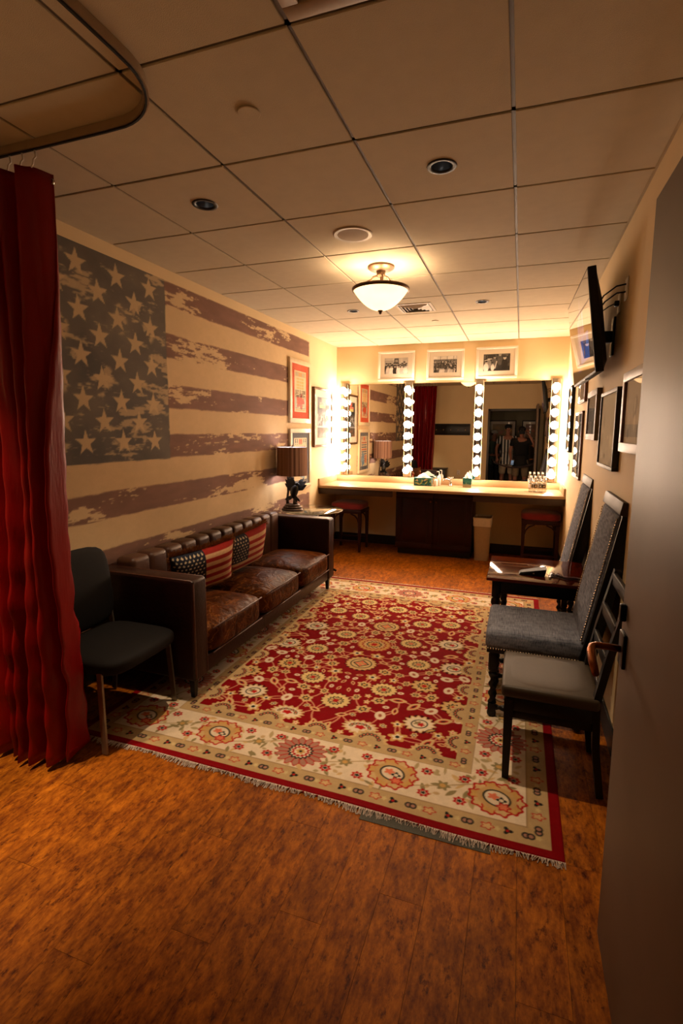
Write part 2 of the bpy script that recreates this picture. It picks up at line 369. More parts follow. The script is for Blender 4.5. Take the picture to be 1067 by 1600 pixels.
class Canvas:
    """painting surface on a grid of metres u (across) x v (up)"""
    def __init__(s, us, vs, col):
        s.us = np.asarray(us, float); s.vs = np.asarray(vs, float)
        s.img = np.empty((len(s.vs), len(s.us), 3)); s.img[:] = col
        s.px = float(np.median(np.diff(s.us)))
    def win(s, x0, x1, y0, y1):
        i0, i1 = np.searchsorted(s.us, (x0, x1)); j0, j1 = np.searchsorted(s.vs, (y0, y1))
        if i1 <= i0 or j1 <= j0: return None
        return slice(j0, j1), slice(i0, i1), s.us[i0:i1][None, :], s.vs[j0:j1][:, None]
    def put(s, w, mask, col):
        m = mask[..., None]; s.img[w[0], w[1]] = s.img[w[0], w[1]]*(1-m) + np.asarray(col)*m
    def rect(s, x0, x1, y0, y1, col):
        w = s.win(x0, x1, y0, y1)
        if w: s.img[w[0], w[1]] = col
    def flower(s, cx, cy, rx, ry, col, rot=0, n=0, amp=0, ph=0):
        R = max(rx, ry)*(1+amp)+s.px*2; w = s.win(cx-R, cx+R, cy-R, cy+R)
        if not w: return
        dx = w[2]-cx; dy = w[3]-cy; c, q = math.cos(rot), math.sin(rot)
        a = (dx*c+dy*q)/rx; b = (-dx*q+dy*c)/ry; rad = np.hypot(a, b)
        lim = 1 + amp*np.cos(n*np.arctan2(b, a)+ph) if n else 1.0
        e = s.px/min(rx, ry); s.put(w, np.clip((lim-rad)/e+.5, 0, 1), col)
    def leaf(s, cx, cy, L, Wd, rot, col):
        R = L+s.px; w = s.win(cx-R, cx+R, cy-R, cy+R)
        if not w: return
        dx = w[2]-cx; dy = w[3]-cy; c, q = math.cos(rot), math.sin(rot)
        a = (dx*c+dy*q)/L; b = (-dx*q+dy*c)/Wd
        s.put(w, np.clip(((1-a*a)-np.abs(b))*Wd/s.px+.5, 0, 1)*(np.abs(a) < 1), col)
    def line(s, pts, wd, col):
        for (x0, y0), (x1, y1) in zip(pts[:-1], pts[1:]):
            w = s.win(min(x0, x1)-wd, max(x0, x1)+wd, min(y0, y1)-wd, max(y0, y1)+wd)
            if not w: continue
            dx, dy = x1-x0, y1-y0; L2 = dx*dx+dy*dy+1e-12
            t = np.clip(((w[2]-x0)*dx+(w[3]-y0)*dy)/L2, 0, 1); d = np.hypot(w[2]-x0-t*dx, w[3]-y0-t*dy)
            s.put(w, np.clip((wd/2-d)/s.px+.5, 0, 1), col)
def grid_mesh(name, P, img):
    """P (nv,nu,3) positions, img (nv,nu,3) sRGB colours"""
    nv, nu = P.shape[:2]; me = bpy.data.meshes.new(name)
    idx = np.arange(nv*nu).reshape(nv, nu)
    q = np.stack([idx[:-1, :-1], idx[:-1, 1:], idx[1:, 1:], idx[1:, :-1]], -1).reshape(-1, 4)
    me.vertices.add(nv*nu); me.vertices.foreach_set('co', P.reshape(-1).astype(np.float32))
    me.loops.add(q.size); me.loops.foreach_set('vertex_index', q.reshape(-1).astype(np.int32))
    me.polygons.add(len(q)); me.polygons.foreach_set('loop_start', (np.arange(len(q))*4).astype(np.int32))
    me.update(calc_edges=True)
    c = np.clip(img, 0, 1); c = np.where(c <= .04045, c/12.92, ((c+.055)/1.055)**2.4)
    at = me.color_attributes.new('Col', 'FLOAT_COLOR', 'POINT')
    rgba = np.ones((nv*nu, 4), np.float32); rgba[:, :3] = c.reshape(-1, 3); at.data.foreach_set('color', rgba.reshape(-1))
    me.validate(); return me
def flat_print(name, cv, origin, du, dv, m, parent=None):
    """canvas laid in space: origin + u*du + v*dv"""
    o, a, b = (np.array(x, float) for x in (origin, du, dv))
    P = o + cv.us[None, :, None]*a + cv.vs[:, None, None]*b
    return mesh_obj(name, grid_mesh(name, P, cv.img), m, parent)
m_print = attr_mat('printed_paper', .75, fine=.05)
m_photo = attr_mat('photo_print', .45, fine=.05)

# ================================================================== STRUCTURE
def struct(name, b, m, smooth=None, parent=None, label=None):
    o = b.build(name, m, parent, smooth)
    if parent is None: o['kind'] = 'structure'
    if label: o['label'] = label; o['category'] = name.split('_')[0]
    return o
TH = .10
struct('wall_left', MB().box(XL-TH, XL, YF-TH-2.4, YB+TH, -.02, CE+.14), m_wall, label='long yellow left wall carrying the painted flag')
struct('wall_right', MB().box(XR, XR+TH, YF-TH, YB+TH, -.02, CE+.14), m_wall, label='yellow right wall behind the television and framed pictures')
struct('wall_back', MB().box(XL, XR, YB, YB+TH, -.02, CE+.14), m_wall, label='yellow end wall behind the vanity mirror')
DX0, DX1, DZ = -0.06, 1.06, 2.12            # entrance doorway
wf = MB().box(XL, DX0-.03, YF-TH, YF, 0, CE+.14).box(DX1+.03, XR, YF-TH, YF, 0, CE+.14).box(DX0-.03, DX1+.03, YF-TH, YF, DZ+.03, CE+.14)
struct('wall_front', wf, m_wall, label='yellow entrance wall with open doorway seen in mirror')
# ceiling: slab above, T-bar grid, tiles as pieces
ceil = struct('ceiling', MB().box(XL, XR, YF-TH, YB, CE+.14, CE+.18), m_darkvoid, label='suspended ceiling of square beige tiles in a metal grid')
G = .61
xs = [-1.83+G*i for i in range(6)]; ys = [G*j for j in range(-2, 10)]
bars = MB()
for x in xs[1:-1]: bars.box(x-.012, x+.012, YF, YB, CE, CE+.012)
for y in ys:
    if YF < y < YB: bars.box(XL, XR, y-.012, y+.012, CE, CE+.012)
for i in range(5):
    pass
bars.build('grid_bar', m_tbar, ceil)
edge = MB()
edge.box(XL, XL+.016, YF, YB, CE-.002, CE+.01).box(XR-.016, XR, YF, YB, CE-.002, CE+.01).box(XL, XR, YB-.016, YB, CE-.002, CE+.01).box(XL, XR, YF, YF+.016, CE-.002, CE+.01)
edge.build('edge_moulding', m_tile, ceil)
HOLES = {(0, 1): .052, (1, 3): .052, (3, 3): .052, (1, 7): .046, (3, 7): .046}       # (column, row) of tiles pierced for downlights
VENT_T = (2, 7); GRILLE_T = (3, 1)
def tile_mesh(w, h, hole=0):
    b = MB(); z0, z1 = CE-.007, CE+.012; iw, ih = w/2-.009, h/2-.009; ow, oh = w/2-.003, h/2-.003
    if not hole:
        v = [(-iw,-ih,z0),(iw,-ih,z0),(iw,ih,z0),(-iw,ih,z0),(-iw-.002,-ih-.002,z0+.002),(iw+.002,-ih-.002,z0+.002),(iw+.002,ih+.002,z0+.002),(-iw-.002,ih+.002,z0+.002),
             (-iw-.002,-ih-.002,z1),(iw+.002,-ih-.002,z1),(iw+.002,ih+.002,z1),(-iw-.002,ih+.002,z1)]
        return b.add(v, [(3,2,1,0),(0,1,5,4),(1,2,6,5),(2,3,7,6),(3,0,4,7),(4,5,9,8),(5,6,10,9),(6,7,11,10),(7,4,8,11),(8,9,10,11)]).mesh('tile')
    n = 32; v = []; f = []
    for k in range(n):
        a = 2*PI*k/n; c, s_ = math.cos(a), math.sin(a); q = 1/max(abs(c), abs(s_))
        v += [(iw*c*q, ih*s_*q, z0), (hole*c, hole*s_, z0), (hole*c, hole*s_, z1), (iw*c*q, ih*s_*q, z1)]
    for k in range(n):
        a, c = k*4, ((k+1) % n)*4
        f += [(a, a+1, c+1, c), (a+1, a+2, c+2, c+1), (a+2, a+3, c+3, c+2), (a+3, a, c, c+3)]
    return b.add(v, f).mesh('tile')
cache = {}
for i in range(5):
    for j in range(len(ys)-1):
        y0, y1 = max(ys[j], YF+.012), min(ys[j+1], YB-.012); x0, x1 = max(xs[i], XL+.006), min(xs[i+1], XR-.006)
        if y1 <= y0 or (i, j) == GRILLE_T: continue
        k = (round(x1-x0, 3), round(y1-y0, 3), HOLES.get((i, j), 0))
        if k not in cache: cache[k] = tile_mesh(x1-x0, y1-y0, k[2]); cache[k].materials.append(m_tile)
        o = link(bpy.data.objects.new('tile', cache[k]), ceil); o.location = ((x0+x1)/2, (y0+y1)/2, 0)
# floor planks
PW, PL = .152, .914
fl = struct('floor', MB().box(XL-TH, XR+TH, YF-TH-2.5, YB+TH, -.05, -.006), m_base, label='orange brown cork look plank floor')
pm = {}
col_i = 0; x = XL
while x < XR-.002:
    x1 = min(x+PW, XR); y = YF-.11-(col_i*.37 % PL)
    while y < YB:
        a, b_ = max(y, YF-.11), min(y+PL, YB)
        if b_-a > .01:
            k = (round(x1-x, 4), round(b_-a, 4))
            if k not in pm:
                w, l = k; g = .0005
                pm[k] = MB().box(-w/2+g, w/2-g, -l/2+g, l/2-g, -.006, 0).mesh('plank'); pm[k].materials.append(m_floor)
            o = link(bpy.data.objects.new('plank', pm[k]), fl); o.location = ((x+x1)/2, (a+b_)/2, 0)
        y += PL
    x = x1; col_i += 1
# baseboards
BH = .13
struct('baseboard_left', MB().rbox(XL, XL+.012, YF, YB, 0, BH, .003), m_base, label='black rubber baseboard along the flag wall')
struct('baseboard_right', MB().rbox(XR-.012, XR, YF+1.2, YB, 0, BH, .003), m_base, label='black rubber baseboard along the right wall')
struct('baseboard_back', MB().rbox(XL+.013, XR-.013, YB-.012, YB, 0, BH, .003), m_base, label='black rubber baseboard under the vanity counter')
struct('baseboard_front', MB().rbox(XL+.013, DX0-.08, YF, YF+.012, 0, BH, .003), m_base, label='black rubber baseboard along the entrance wall')
# doorway frame and door leaf
tf = MB()
for x0, x1 in ((DX0-.055, DX0), (DX1, DX1+.055)): tf.rbox(x0, x1, YF-TH-.012, YF+.012, 0, DZ+.055, .004)
tf.rbox(DX0-.055, DX1+.055, YF-TH-.012, YF+.012, DZ, DZ+.055, .004)
struct('trim_1', tf, m_frame_dark, SM, label='dark metal door frame of the entrance')
dr = thing('door_1', 'brownish open door leaf with bronze lever at the right edge', 'door', (1.055, YF+.016, 0)); dr['kind'] = 'structure'
DW, DH, DT = 1.185, 2.235, .044
dr.rotation_euler = (0, 0, math.radians(.4))
MB().rbox(-.043, 0.0, 0.01, DW, .012, DH, .002).build('door_leaf', m_door, dr, SM)
hl = MB()
for z in (.25, 1.1, 1.95): hl.tube([(.004, .006, z-.05), (.004, .006, z+.05)], .007)
hl.build('hinge', m_black_metal, dr, SM)
ly = DW-.055
MB().rbox(-.053, -.043, ly-.03, ly+.03, .945, 1.045, .003).build('handle_plate', m_black_metal, dr, SM)
lev = MB(); lev.tube([(-.05, ly, .995), (-.085, ly, .997), (-.115, ly, .997), (-.128, ly-.01, .995), (-.133, ly-.03, .99), (-.134, ly-.08, .978), (-.132, ly-.125, .965)], [.010, .010, .0105, .012, .0125, .0115, .009], 12)
lev.build('lever_handle', m_bronze, dr, True)
MB().rbox(-.060, -.043, ly+.002, ly+.022, 1.075, 1.125, .004).build('thumb_turn', m_black_metal, dr, SM)

# hall outside the doorway (seen only in the mirror)
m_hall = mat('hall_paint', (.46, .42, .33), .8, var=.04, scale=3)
HY = -3.45
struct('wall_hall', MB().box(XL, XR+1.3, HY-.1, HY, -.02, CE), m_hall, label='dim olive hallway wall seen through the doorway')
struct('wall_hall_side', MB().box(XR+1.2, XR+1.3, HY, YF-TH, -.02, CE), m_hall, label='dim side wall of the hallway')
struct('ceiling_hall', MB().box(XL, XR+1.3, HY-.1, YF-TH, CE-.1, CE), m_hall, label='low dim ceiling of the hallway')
struct('floor_hall', MB().box(XL, XR+1.3, HY, YF-.11, -.006, 0), m_floor, label='brown floor of the hallway outside')

# ================================================================== FLAG MURAL on the left wall
def flag_mural():
    y0, y1, ztop, zc, z0, ysplit = -0.16, 4.40, 2.695, 1.395, 0.28, 1.715
    us = np.linspace(0, y1-y0, 640); vs = np.linspace(0, ztop-z0, 340)
    U, V = np.meshgrid(us, vs); Y = U+y0; Z = V+z0
    cream = np.array((.80, .70, .54)); blue = np.array((.30, .29, .28)); maroon = np.array((.44, .315, .27))
    img = np.empty((len(vs), len(us), 3)); img[:] = cream
    img *= (1 + .07*(fbm(Y, Z, 3, 5, 1)-.5) + .05*(fbm(Y, Z, 20, 30, 2)-.5))[..., None]
    sh = (ztop-zc)/7
    band = (ztop-Z)/sh; k = np.floor(band).astype(int); fr = band-k
    wob = .10*(fbm(Y, Z, 2.5, 6, 3)-.5) + .06*(fbm(Y, Z, 14, 30, 4)-.5)
    ink = sstep(.0, .06, fr+wob)*sstep(1.0, .94, fr+wob)*(k % 2 == 0)
    streak = fbm(Y, Z, 2.2, 13, 5, 5, .62); blot = fbm(Y, Z, 1.1, 3, 6, 3)
    fine = fbm(Y, Z, 9, 46, 8, 4, .7)
    wear = streak*.50 + blot*.24 + .16*fbm(Y, Z, 6, 7, 7, 4, .6) + .30*(fine-.5)
    thr = .365 - np.where(k == 2, .04, 0) + .038*np.sin(Y*4.3+k*1.9) + .02*np.sin(Y*1.9+k*2.6) + np.where(k == 0, .02, 0) + np.where(k >= 10, .015, 0)
    ink = ink*sstep(thr-.015, thr+.03, wear)
    ink *= (Y > ysplit) | (Z < zc-.001)
    ink *= sstep(y1, y1-.02, Y+.03*fine)
    tone = (maroon*(1 + .28*(fbm(Y, Z, 6, 22, 9)-.5)[..., None]))
    img = img*(1-ink[..., None]*.93) + tone*ink[..., None]*.93
    # canton
    ed = .02*(fbm(Y, Z, 9, 9, 12)-.5)
    inside = sstep(ysplit+.004, ysplit-.004, Y+ed)*sstep(zc-.004, zc+.004, Z+ed)
    n1 = fbm(Y, Z, 3, 4, 13, 5, .6); n2 = fbm(Y, Z, 7, 26, 14, 4, .65); n3 = fbm(Y, Z, 5, 6, 15, 4, .6)
    paint = np.clip(.90 + .5*(n1-.5), 0, 1)
    worn = sstep(.56, .64, n2*.50+n3*.35+.15*n1 + .035*np.exp(-((Y-1.62)/.16)**2) + .03*np.exp(-((Z-2.62)/.12)**2) + np.where(Z < 1.72, .03, 0)*np.sin((Z-1.4)*9))
    paint *= 1-.75*worn
    can = paint*inside
    ctone = blue*(1 + .35*(fbm(Y, Z, 4, 5, 16, 4)-.5)[..., None])
    img = img*(1-can[..., None]) + ctone*can[..., None]
    # stars in nine staggered rows
    r = random.Random(5)
    for row in range(9):
        zc_ = 2.592 - .1325*row
        for q in range(6):
            yc = (1.553 if row % 2 == 0 else 1.400) - .3075*q
            if yc < -.05 or (row % 2 and q == 5): continue
            R = .083; dy = Y-yc - .004*r.uniform(-1, 1); dz = Z-zc_
            w = (np.abs(dy) < .14) & (np.abs(dz) < .14)
            jj, ii = np.where(w)
            if len(jj) == 0: continue
            s_ = np.s_[jj.min():jj.max()+1, ii.min():ii.max()+1]
            a = dy[s_]; b = dz[s_] + .006
            e = .010*(fbm(Y[s_], Z[s_], 30, 40, 20+row*7+q, 3)-.5)
            ang = np.arctan2(a, b) + r.uniform(-.07, .07); sec = 2*PI/5
            t = np.abs(((ang+sec/2) % sec)-sec/2); rad = np.hypot(a, b)+e
            # edge from outer point (angle 0) to inner point (angle 36deg)
            ri = R*.40; px_, py_ = rad*np.cos(t), rad*np.sin(t)
            ix, iy = ri*math.cos(PI/5), ri*math.sin(PI/5)
            d = ((ix-R)*py_ - (iy-0)*(px_-R))/math.hypot(ix-R, iy)
            m = sstep(.003, -.003, -d)
            smear = 0
            if r.random() < .38 and row < 7:
                ox, oz = r.uniform(-.05, .05), r.uniform(-.05, .03)
                smear = sstep(.085, .05, np.hypot(a-ox, (b-oz)))*sstep(.50, .60, fbm(Y[s_], Z[s_], 14, 22, 60+row*6+q, 4))
            m = np.clip(np.maximum(m*(.88+.12*n1[s_]), smear*.8), 0, 1)*inside[s_]
            img[s_] = img[s_]*(1-m[..., None]) + cream*.96*m[..., None]
    P = np.stack([np.full_like(Y, XL+.0015), Y, Z], -1)
    # orient normals into the room: columns run along -Y
    o = mesh_obj('flag_mural', grid_mesh('flag_mural', P[:, ::1], img), attr_mat('mural_paint', .8, bump=.05, bscale=200, fine=.06, fscale=120))
    return tag(o, 'weathered painted flag with pale stars and faded stripes covering the left wall', 'mural')
flag_mural()

# ================================================================== RUG
def rug():
    X0, X1, Y0, Y1 = -1.49, 0.93, 0.42, 3.57
    Wd, L = X1-X0, Y1-Y0
    us = np.linspace(0, Wd, 500)
    t = np.linspace(0, 1, 660); vs = L*(.72*t + .28*t**2)
    red = (.455, .006, .03); cream = (.80, .73, .63); beige = (.66, .56, .40); gold = (.72, .56, .32); dark = (.10, .11, .10)
    olive = (.50, .45, .31); pink = (.60, .43, .36); salmon = (.78, .42, .30); redd = (.62, .10, .09); tan = (.74, .62, .43)
    cv = Canvas(us, vs, red)
    R = random.Random(3)
    b0, b1, b2, b3 = .045, .135, .385, .465      # outer red band | guard | main border | guard | field
    cv.rect(b0, Wd-b0, b0, L-b0, beige); cv.rect(b1, Wd-b1, b1, L-b1, cream)
    cv.rect(b2, Wd-b2, b2, L-b2, beige); cv.rect(b3, Wd-b3, b3, L-b3, red)
    for q in (b1, b2): 
        for a, b in (((q, q), (Wd-q, q)), ((Wd-q, q), (Wd-q, L-q)), ((Wd-q, L-q), (q, L-q)), ((q, L-q), (q, q))): cv.line([a, b], .006, (.56, .46, .33))
    cx0 = Wd/2
    # ---- field: mirrored arrangement
    taken = []
    def free(x, y, r):
        if x-r*.55 < b3 or x+r*.55 > Wd-b3 or y-r*.6 < b3 or y+r*.6 > L-b3: return False
        return all((x-a)**2+(y-b)**2 > (r+c)**2 for a, b, c in taken)
    big = []
    vc = [(0, .77, .085, 1), (0, 1.28, .105, 0), (0, 1.61, .115, 2), (0, 1.98, .105, 0), (0, 2.40, .085, 1), (0, 2.62, .07, 3)]
    for du, v, r_, ty in vc: big.append((cx0+du, v, r_, ty)); taken.append((cx0+du, v, r_))
    hand = [(.24, .99, .080, 1), (.47, 1.12, .078, 3), (.38, 1.40, .080, 4), (.62, 1.42, .09, 5), (.26, 1.72, .078, 4), (.55, 1.80, .095, 5), (.27, 2.13, .075, 1), (.50, 2.20, .075, 4), (.66, 2.42, .075, 1),
            (.30, 2.50, .075, 4), (.52, .70, .085, 5), (.68, .93, .075, 3), (.22, .56, .085, 6), (.70, 1.98, .07, 3), (.45, 2.62, .08, 6), (.70, 2.62, .06, 3), (.74, .60, .06, 3), (.73, 1.18, .06, 4), (.72, 1.66, .06, 1)]
    for du, v, r_, ty in hand:
        for sg in (-1, 1): big.append((cx0+sg*du, v, r_, ty)); taken.append((cx0+sg*du, v, r_))
    mids = []
    for r_, cnt in ((.045, 500), (.032, 900), (.022, 1600)):
        for _ in range(cnt):
            du, v = R.uniform(.02, Wd/2-b3), R.uniform(b3, L-b3)
            if du < r_*1.15: continue
            if free(cx0+du, v, r_*1.12) and free(cx0-du, v, r_*1.12):
                ty = R.randrange(4); an = R.uniform(0, PI)
                for sg in (-1, 1): mids.append((cx0+sg*du, v, r_, ty, an*sg)); taken.append((cx0+sg*du, v, r_*1.12))
    # vines first
    def vine(p, q, bend):
        (x0, y0), (x1, y1) = p, q; mx, my = (x0+x1)/2-(y1-y0)*bend, (y0+y1)/2+(x1-x0)*bend
        pts = [((1-s_)**2*x0+2*s_*(1-s_)*mx+s_*s_*x1, (1-s_)**2*y0+2*s_*(1-s_)*my+s_*s_*y1) for s_ in np.linspace(0, 1, 10)]
        cv.line(pts, .009, (.70, .47, .36))
    nodes = [(a, b) for a, b, c, d in big] + [(a, b) for a, b, c, d, e in mids if c > .03]
    for i, (x, y) in enumerate(nodes):
        ds = sorted(((x-a)**2+(y-b)**2, a, b) for a, b in nodes if (a, b) != (x, y))[:3]
        for k, (_, a, b) in enumerate(ds[:2 if i % 2 else 3]): vine((x, y), (a, b), .22*(1 if (i+k) % 2 else -1))
    def bigflower(x, y, r_, ty):
        f = cv.flower
        if ty in (0, 1, 3, 4, 5): f(x, y, r_*1.07, r_*.99, (.24, .02, .03), n=16, amp=.07)
        if ty == 0:
            f(x, y, r_, r_*.92, gold, n=18, amp=.05); f(x, y, r_*.93, r_*.86, tan, n=18, amp=.05); f(x, y, r_*.72, r_*.66, dark); f(x, y, r_*.66, r_*.60, tan)
            cv.line([(x-r_*.5, y), (x, y+r_*.45), (x+r_*.5, y), (x, y-r_*.45), (x-r_*.5, y)], .008, dark); f(x, y, r_*.28, r_*.28, salmon, n=4, amp=.4); f(x, y, r_*.12, r_*.12, gold)
        elif ty == 2:
            f(x, y, r_*1.1, r_, (.62, .35, .20), n=22, amp=.04); f(x, y, r_*1.02, r_*.92, gold, n=22, amp=.05); f(x, y, r_*.8, r_*.72, (.55, .20, .13), n=16, amp=.06)
            f(x, y, r_*.70, r_*.62, tan, n=16, amp=.08); f(x, y, r_*.5, r_*.44, dark, n=12, amp=.1); f(x, y, r_*.42, r_*.36, gold, n=12, amp=.1); f(x, y, r_*.2, r_*.2, redd, n=6, amp=.2)
        elif ty in (1, 4):
            n = 16 if ty == 1 else 20
            f(x, y, r_, r_*.92, tan, n=n, amp=.08); f(x, y, r_*.9, r_*.82, (.78, .68, .46), n=n, amp=.06); f(x, y, r_*.55, r_*.5, dark, n=12, amp=.12); f(x, y, r_*.46, r_*.41, tan, n=12, amp=.12)
            for k in range(8): cv.line([(x+.1*r_*math.cos(k*PI/4), y+.1*r_*math.sin(k*PI/4)), (x+.42*r_*math.cos(k*PI/4), y+.42*r_*math.sin(k*PI/4))], .006, dark if k % 2 else olive)
            f(x, y, r_*.2, r_*.2, redd if ty == 1 else salmon, n=6, amp=.2)
        elif ty == 3:
            f(x, y, r_, r_*.9, gold, n=10, amp=.13); f(x, y, r_*.86, r_*.78, tan, n=10, amp=.14); f(x, y, r_*.52, r_*.46, dark, n=10, amp=.18); f(x, y, r_*.38, r_*.34, gold, n=10, amp=.2); f(x, y, r_*.2, r_*.2, redd)
        elif ty == 5:
            f(x, y, r_, r_*.88, tan, n=14, amp=.12); f(x, y, r_*.88, r_*.76, cream, n=14, amp=.10); f(x, y, r_*.56, r_*.48, dark, rot=.5); f(x, y, r_*.49, r_*.41, cream, rot=.5)
            f(x-.1*r_, y+.05*r_, r_*.26, r_*.2, olive, n=5, amp=.3); f(x+.12*r_, y-.05*r_, r_*.2, r_*.18, redd, n=5, amp=.25); cv.leaf(x+r_*.8, y-r_*.5, r_*.45, r_*.14, .6, dark); cv.leaf(x+r_*.8, y-r_*.5, r_*.36, r_*.09, .6, gold)
        else:
            f(x, y, r_*1.15, r_*.75, tan, n=16, amp=.10); f(x, y, r_*.95, r_*.58, cream, n=16, amp=.10)
            for k in range(9):
                a = PI*k/8; f(x+r_*.62*math.cos(a), y+r_*.38*math.sin(a), r_*.12, r_*.1, dark); f(x+r_*.62*math.cos(a), y+r_*.38*math.sin(a), r_*.08, r_*.065, salmon if k % 2 else tan)
            f(x, y, r_*.32, r_*.2, redd, n=5, amp=.2)
    for q in big: bigflower(*q)
    for x, y, r_, ty, an in mids:
        f = cv.flower
        if ty == 0: f(x, y, r_, r_*.8, tan, rot=an, n=6, amp=.16); f(x, y, r_*.5, r_*.4, dark, rot=an, n=6, amp=.2); f(x, y, r_*.3, r_*.25, gold if r_ > .03 else cream)
        elif ty == 1: cv.leaf(x, y, r_*1.25, r_*.62, an, tan); cv.leaf(x, y, r_*.7, r_*.26, an, redd); cv.leaf(x, y, r_*.4, r_*.12, an, dark)
        elif ty == 2: f(x, y, r_*.95, r_*.7, cream, rot=an); f(x, y, r_*.34, r_*.22, (.55, .30, .22), rot=an)
        else: f(x, y, r_, r_*.85, gold, rot=an, n=5, amp=.25); f(x, y, r_*.6, r_*.5, cream, rot=an, n=5, amp=.25); f(x, y, r_*.25, r_*.25, dark if r_ > .03 else salmon)
    # half palmettes growing from the field edge
    for side in range(4):
        ln = (Wd if side % 2 == 0 else L)-2*b3; n = 5 if side % 2 == 0 else 8
        for k in range(n):
            p = b3+ln*(k+.5)/n
            x, y = ((p, b3), (Wd-b3, p), (p, L-b3), (b3, p))[side]
            nx, ny = ((0, 1), (-1, 0), (0, -1), (1, 0))[side]
            r_ = .085 if k % 2 else .07
            cv.flower(x, y, r_*1.15 if nx == 0 else r_, r_ if nx == 0 else r_*1.15, tan, n=16, amp=.08); cv.flower(x, y, r_*.9, r_*.9, beige, n=16, amp=.06)
            for a in np.linspace(-1.2, 1.2, 7):
                c, s_ = math.cos(a), math.sin(a); dx, dy = nx*c-ny*s_, nx*s_+ny*c
                cv.flower(x+dx*r_*.62, y+dy*r_*.62, .011, .011, dark); cv.flower(x+dx*r_*.62, y+dy*r_*.62, .006, .006, salmon)
    cv.rect(b2, b3-.004, b2, L-b2, beige); cv.rect(Wd-b3+.004, Wd-b2, b2, L-b2, beige); cv.rect(b2, Wd-b2, b2, b3-.004, beige); cv.rect(b2, Wd-b2, L-b3+.004, L-b2, beige)
    # guard bands: small motifs
    def guard(q0, q1):
        c = (q0+q1)/2; h = (q1-q0)/2
        for side in range(4):
            ln = (Wd if side % 2 == 0 else L)-2*c; n = int(ln/.078)
            for k in range(n):
                p = c+ln*(k+.5)/n; x, y = ((p, c), (Wd-c, p), (p, L-c), (c, p))[side]; ax = (1, 0) if side % 2 == 0 else (0, 1)
                if k % 3 == 0:
                    for d in (-.010, .010): cv.flower(x+ax[0]*d, y+ax[1]*d, h*.36, h*.36, dark); cv.flower(x+ax[0]*d, y+ax[1]*d, h*.22, h*.22, pink)
                elif k % 3 == 1:
                    cv.flower(x, y, h*.55, h*.4, redd, n=5, amp=.25); cv.flower(x, y, h*.44, h*.3, tan, n=5, amp=.25)
                else:
                    cv.flower(x, y, h*.34, h*.34, dark, n=3, amp=.4); cv.flower(x, y, h*.16, h*.16, redd)
                if k % 2: cv.flower(x+ax[0]*.039, y+ax[1]*.039, h*.25, h*.25, (.74, .66, .47), n=5, amp=.2)
    guard(b0, b1); guard(b2, b3)
    # main border: large palmettes, rosettes, leaves
    c = (b1+b2)/2
    def palm(x, y, ty):
        f = cv.flower
        if ty == 0:
            f(x, y, .125, .105, redd, n=17, amp=.10); f(x, y, .119, .099, pink, n=17, amp=.10)
            for k in range(17): a = 2*PI*(k+.5)/17; cv.line([(x+.055*math.cos(a), y+.05*math.sin(a)), (x+.112*math.cos(a), y+.092*math.sin(a))], .005, redd)
            f(x, y, .062, .058, dark, n=16, amp=.09); f(x, y, .052, .048, cream, n=16, amp=.09); f(x, y, .044, .040, redd, n=12, amp=.08); f(x, y, .034, .031, cream, n=10, amp=.1); f(x, y, .022, .02, gold, n=6, amp=.2); f(x, y, .008, .008, dark)
        else:
            for k in range(10):
                a = 2*PI*k/10; f(x+.088*math.cos(a), y+.074*math.sin(a), .036, .032, redd, n=5, amp=.15); f(x+.084*math.cos(a), y+.070*math.sin(a), .030, .027, gold if k % 2 else tan, n=5, amp=.15)
            f(x, y, .085, .072, (.70, .56, .36)); f(x, y, .062, .05, dark, rot=-.3); f(x, y, .054, .043, cream, rot=-.3)
            f(x-.015, y+.008, .022, .018, salmon, n=5, amp=.25); f(x+.02, y-.008, .018, .016, dark, n=4, amp=.3); f(x+.02, y-.008, .010, .010, cream); f(x+.03, y-.045, .028, .022, redd, n=6, amp=.2); f(x+.03, y-.045, .02, .015, salmon, n=6, amp=.2)
    def rosette(x, y, r_=.026):
        cv.flower(x, y, r_, r_*.85, redd, n=7, amp=.16); cv.flower(x, y, r_*.55, r_*.48, cream, n=5, amp=.15); cv.flower(x, y, r_*.38, r_*.32, dark, n=5, amp=.3)
    for side in range(4):
        ln = (Wd if side % 2 == 0 else L)-2*c; n = 4 if side % 2 == 0 else 6
        ax = (1, 0) if side % 2 == 0 else (0, 1); pr = (0, 1) if side % 2 == 0 else (1, 0)
        for k in range(n+1):
            p = c+ln*k/n; x, y = ((p, c), (Wd-c, p), (p, L-c), (c, p))[side]; st = ln/n
            mid = (x+ax[0]*st/2, y+ax[1]*st/2)
            if k < n:
                for j in range(38):
                    q = R.uniform(-.5, .5)*st; w_ = R.uniform(-.112, .112); an = R.uniform(0, PI)
                    cv.leaf(mid[0]+ax[0]*q+pr[0]*w_, mid[1]+ax[1]*q+pr[1]*w_, R.uniform(.014, .034), R.uniform(.006, .013), an, (olive, tan, (.62, .55, .40), (.70, .60, .44))[j % 4])
                cv.line([(mid[0]-ax[0]*st*.3-pr[0]*.05, mid[1]-ax[1]*st*.3-pr[1]*.05), mid, (mid[0]+ax[0]*st*.3+pr[0]*.06, mid[1]+ax[1]*st*.3+pr[1]*.06)], .006, (.60, .52, .37))
                for q, w_ in ((-.22, .07), (.24, .075), (-.2, -.075), (.22, -.07), (0, .0)):
                    if (q, w_) == (0, .0): cv.flower(mid[0], mid[1], .03, .026, olive, n=6, amp=.25); cv.flower(mid[0], mid[1], .014, .012, gold)
                    else: rosette(mid[0]+ax[0]*q*st*.8+pr[0]*w_, mid[1]+ax[1]*q*st*.8+pr[1]*w_)
            palm(x, y, (k+side) % 2 if 0 < k < n else 1)
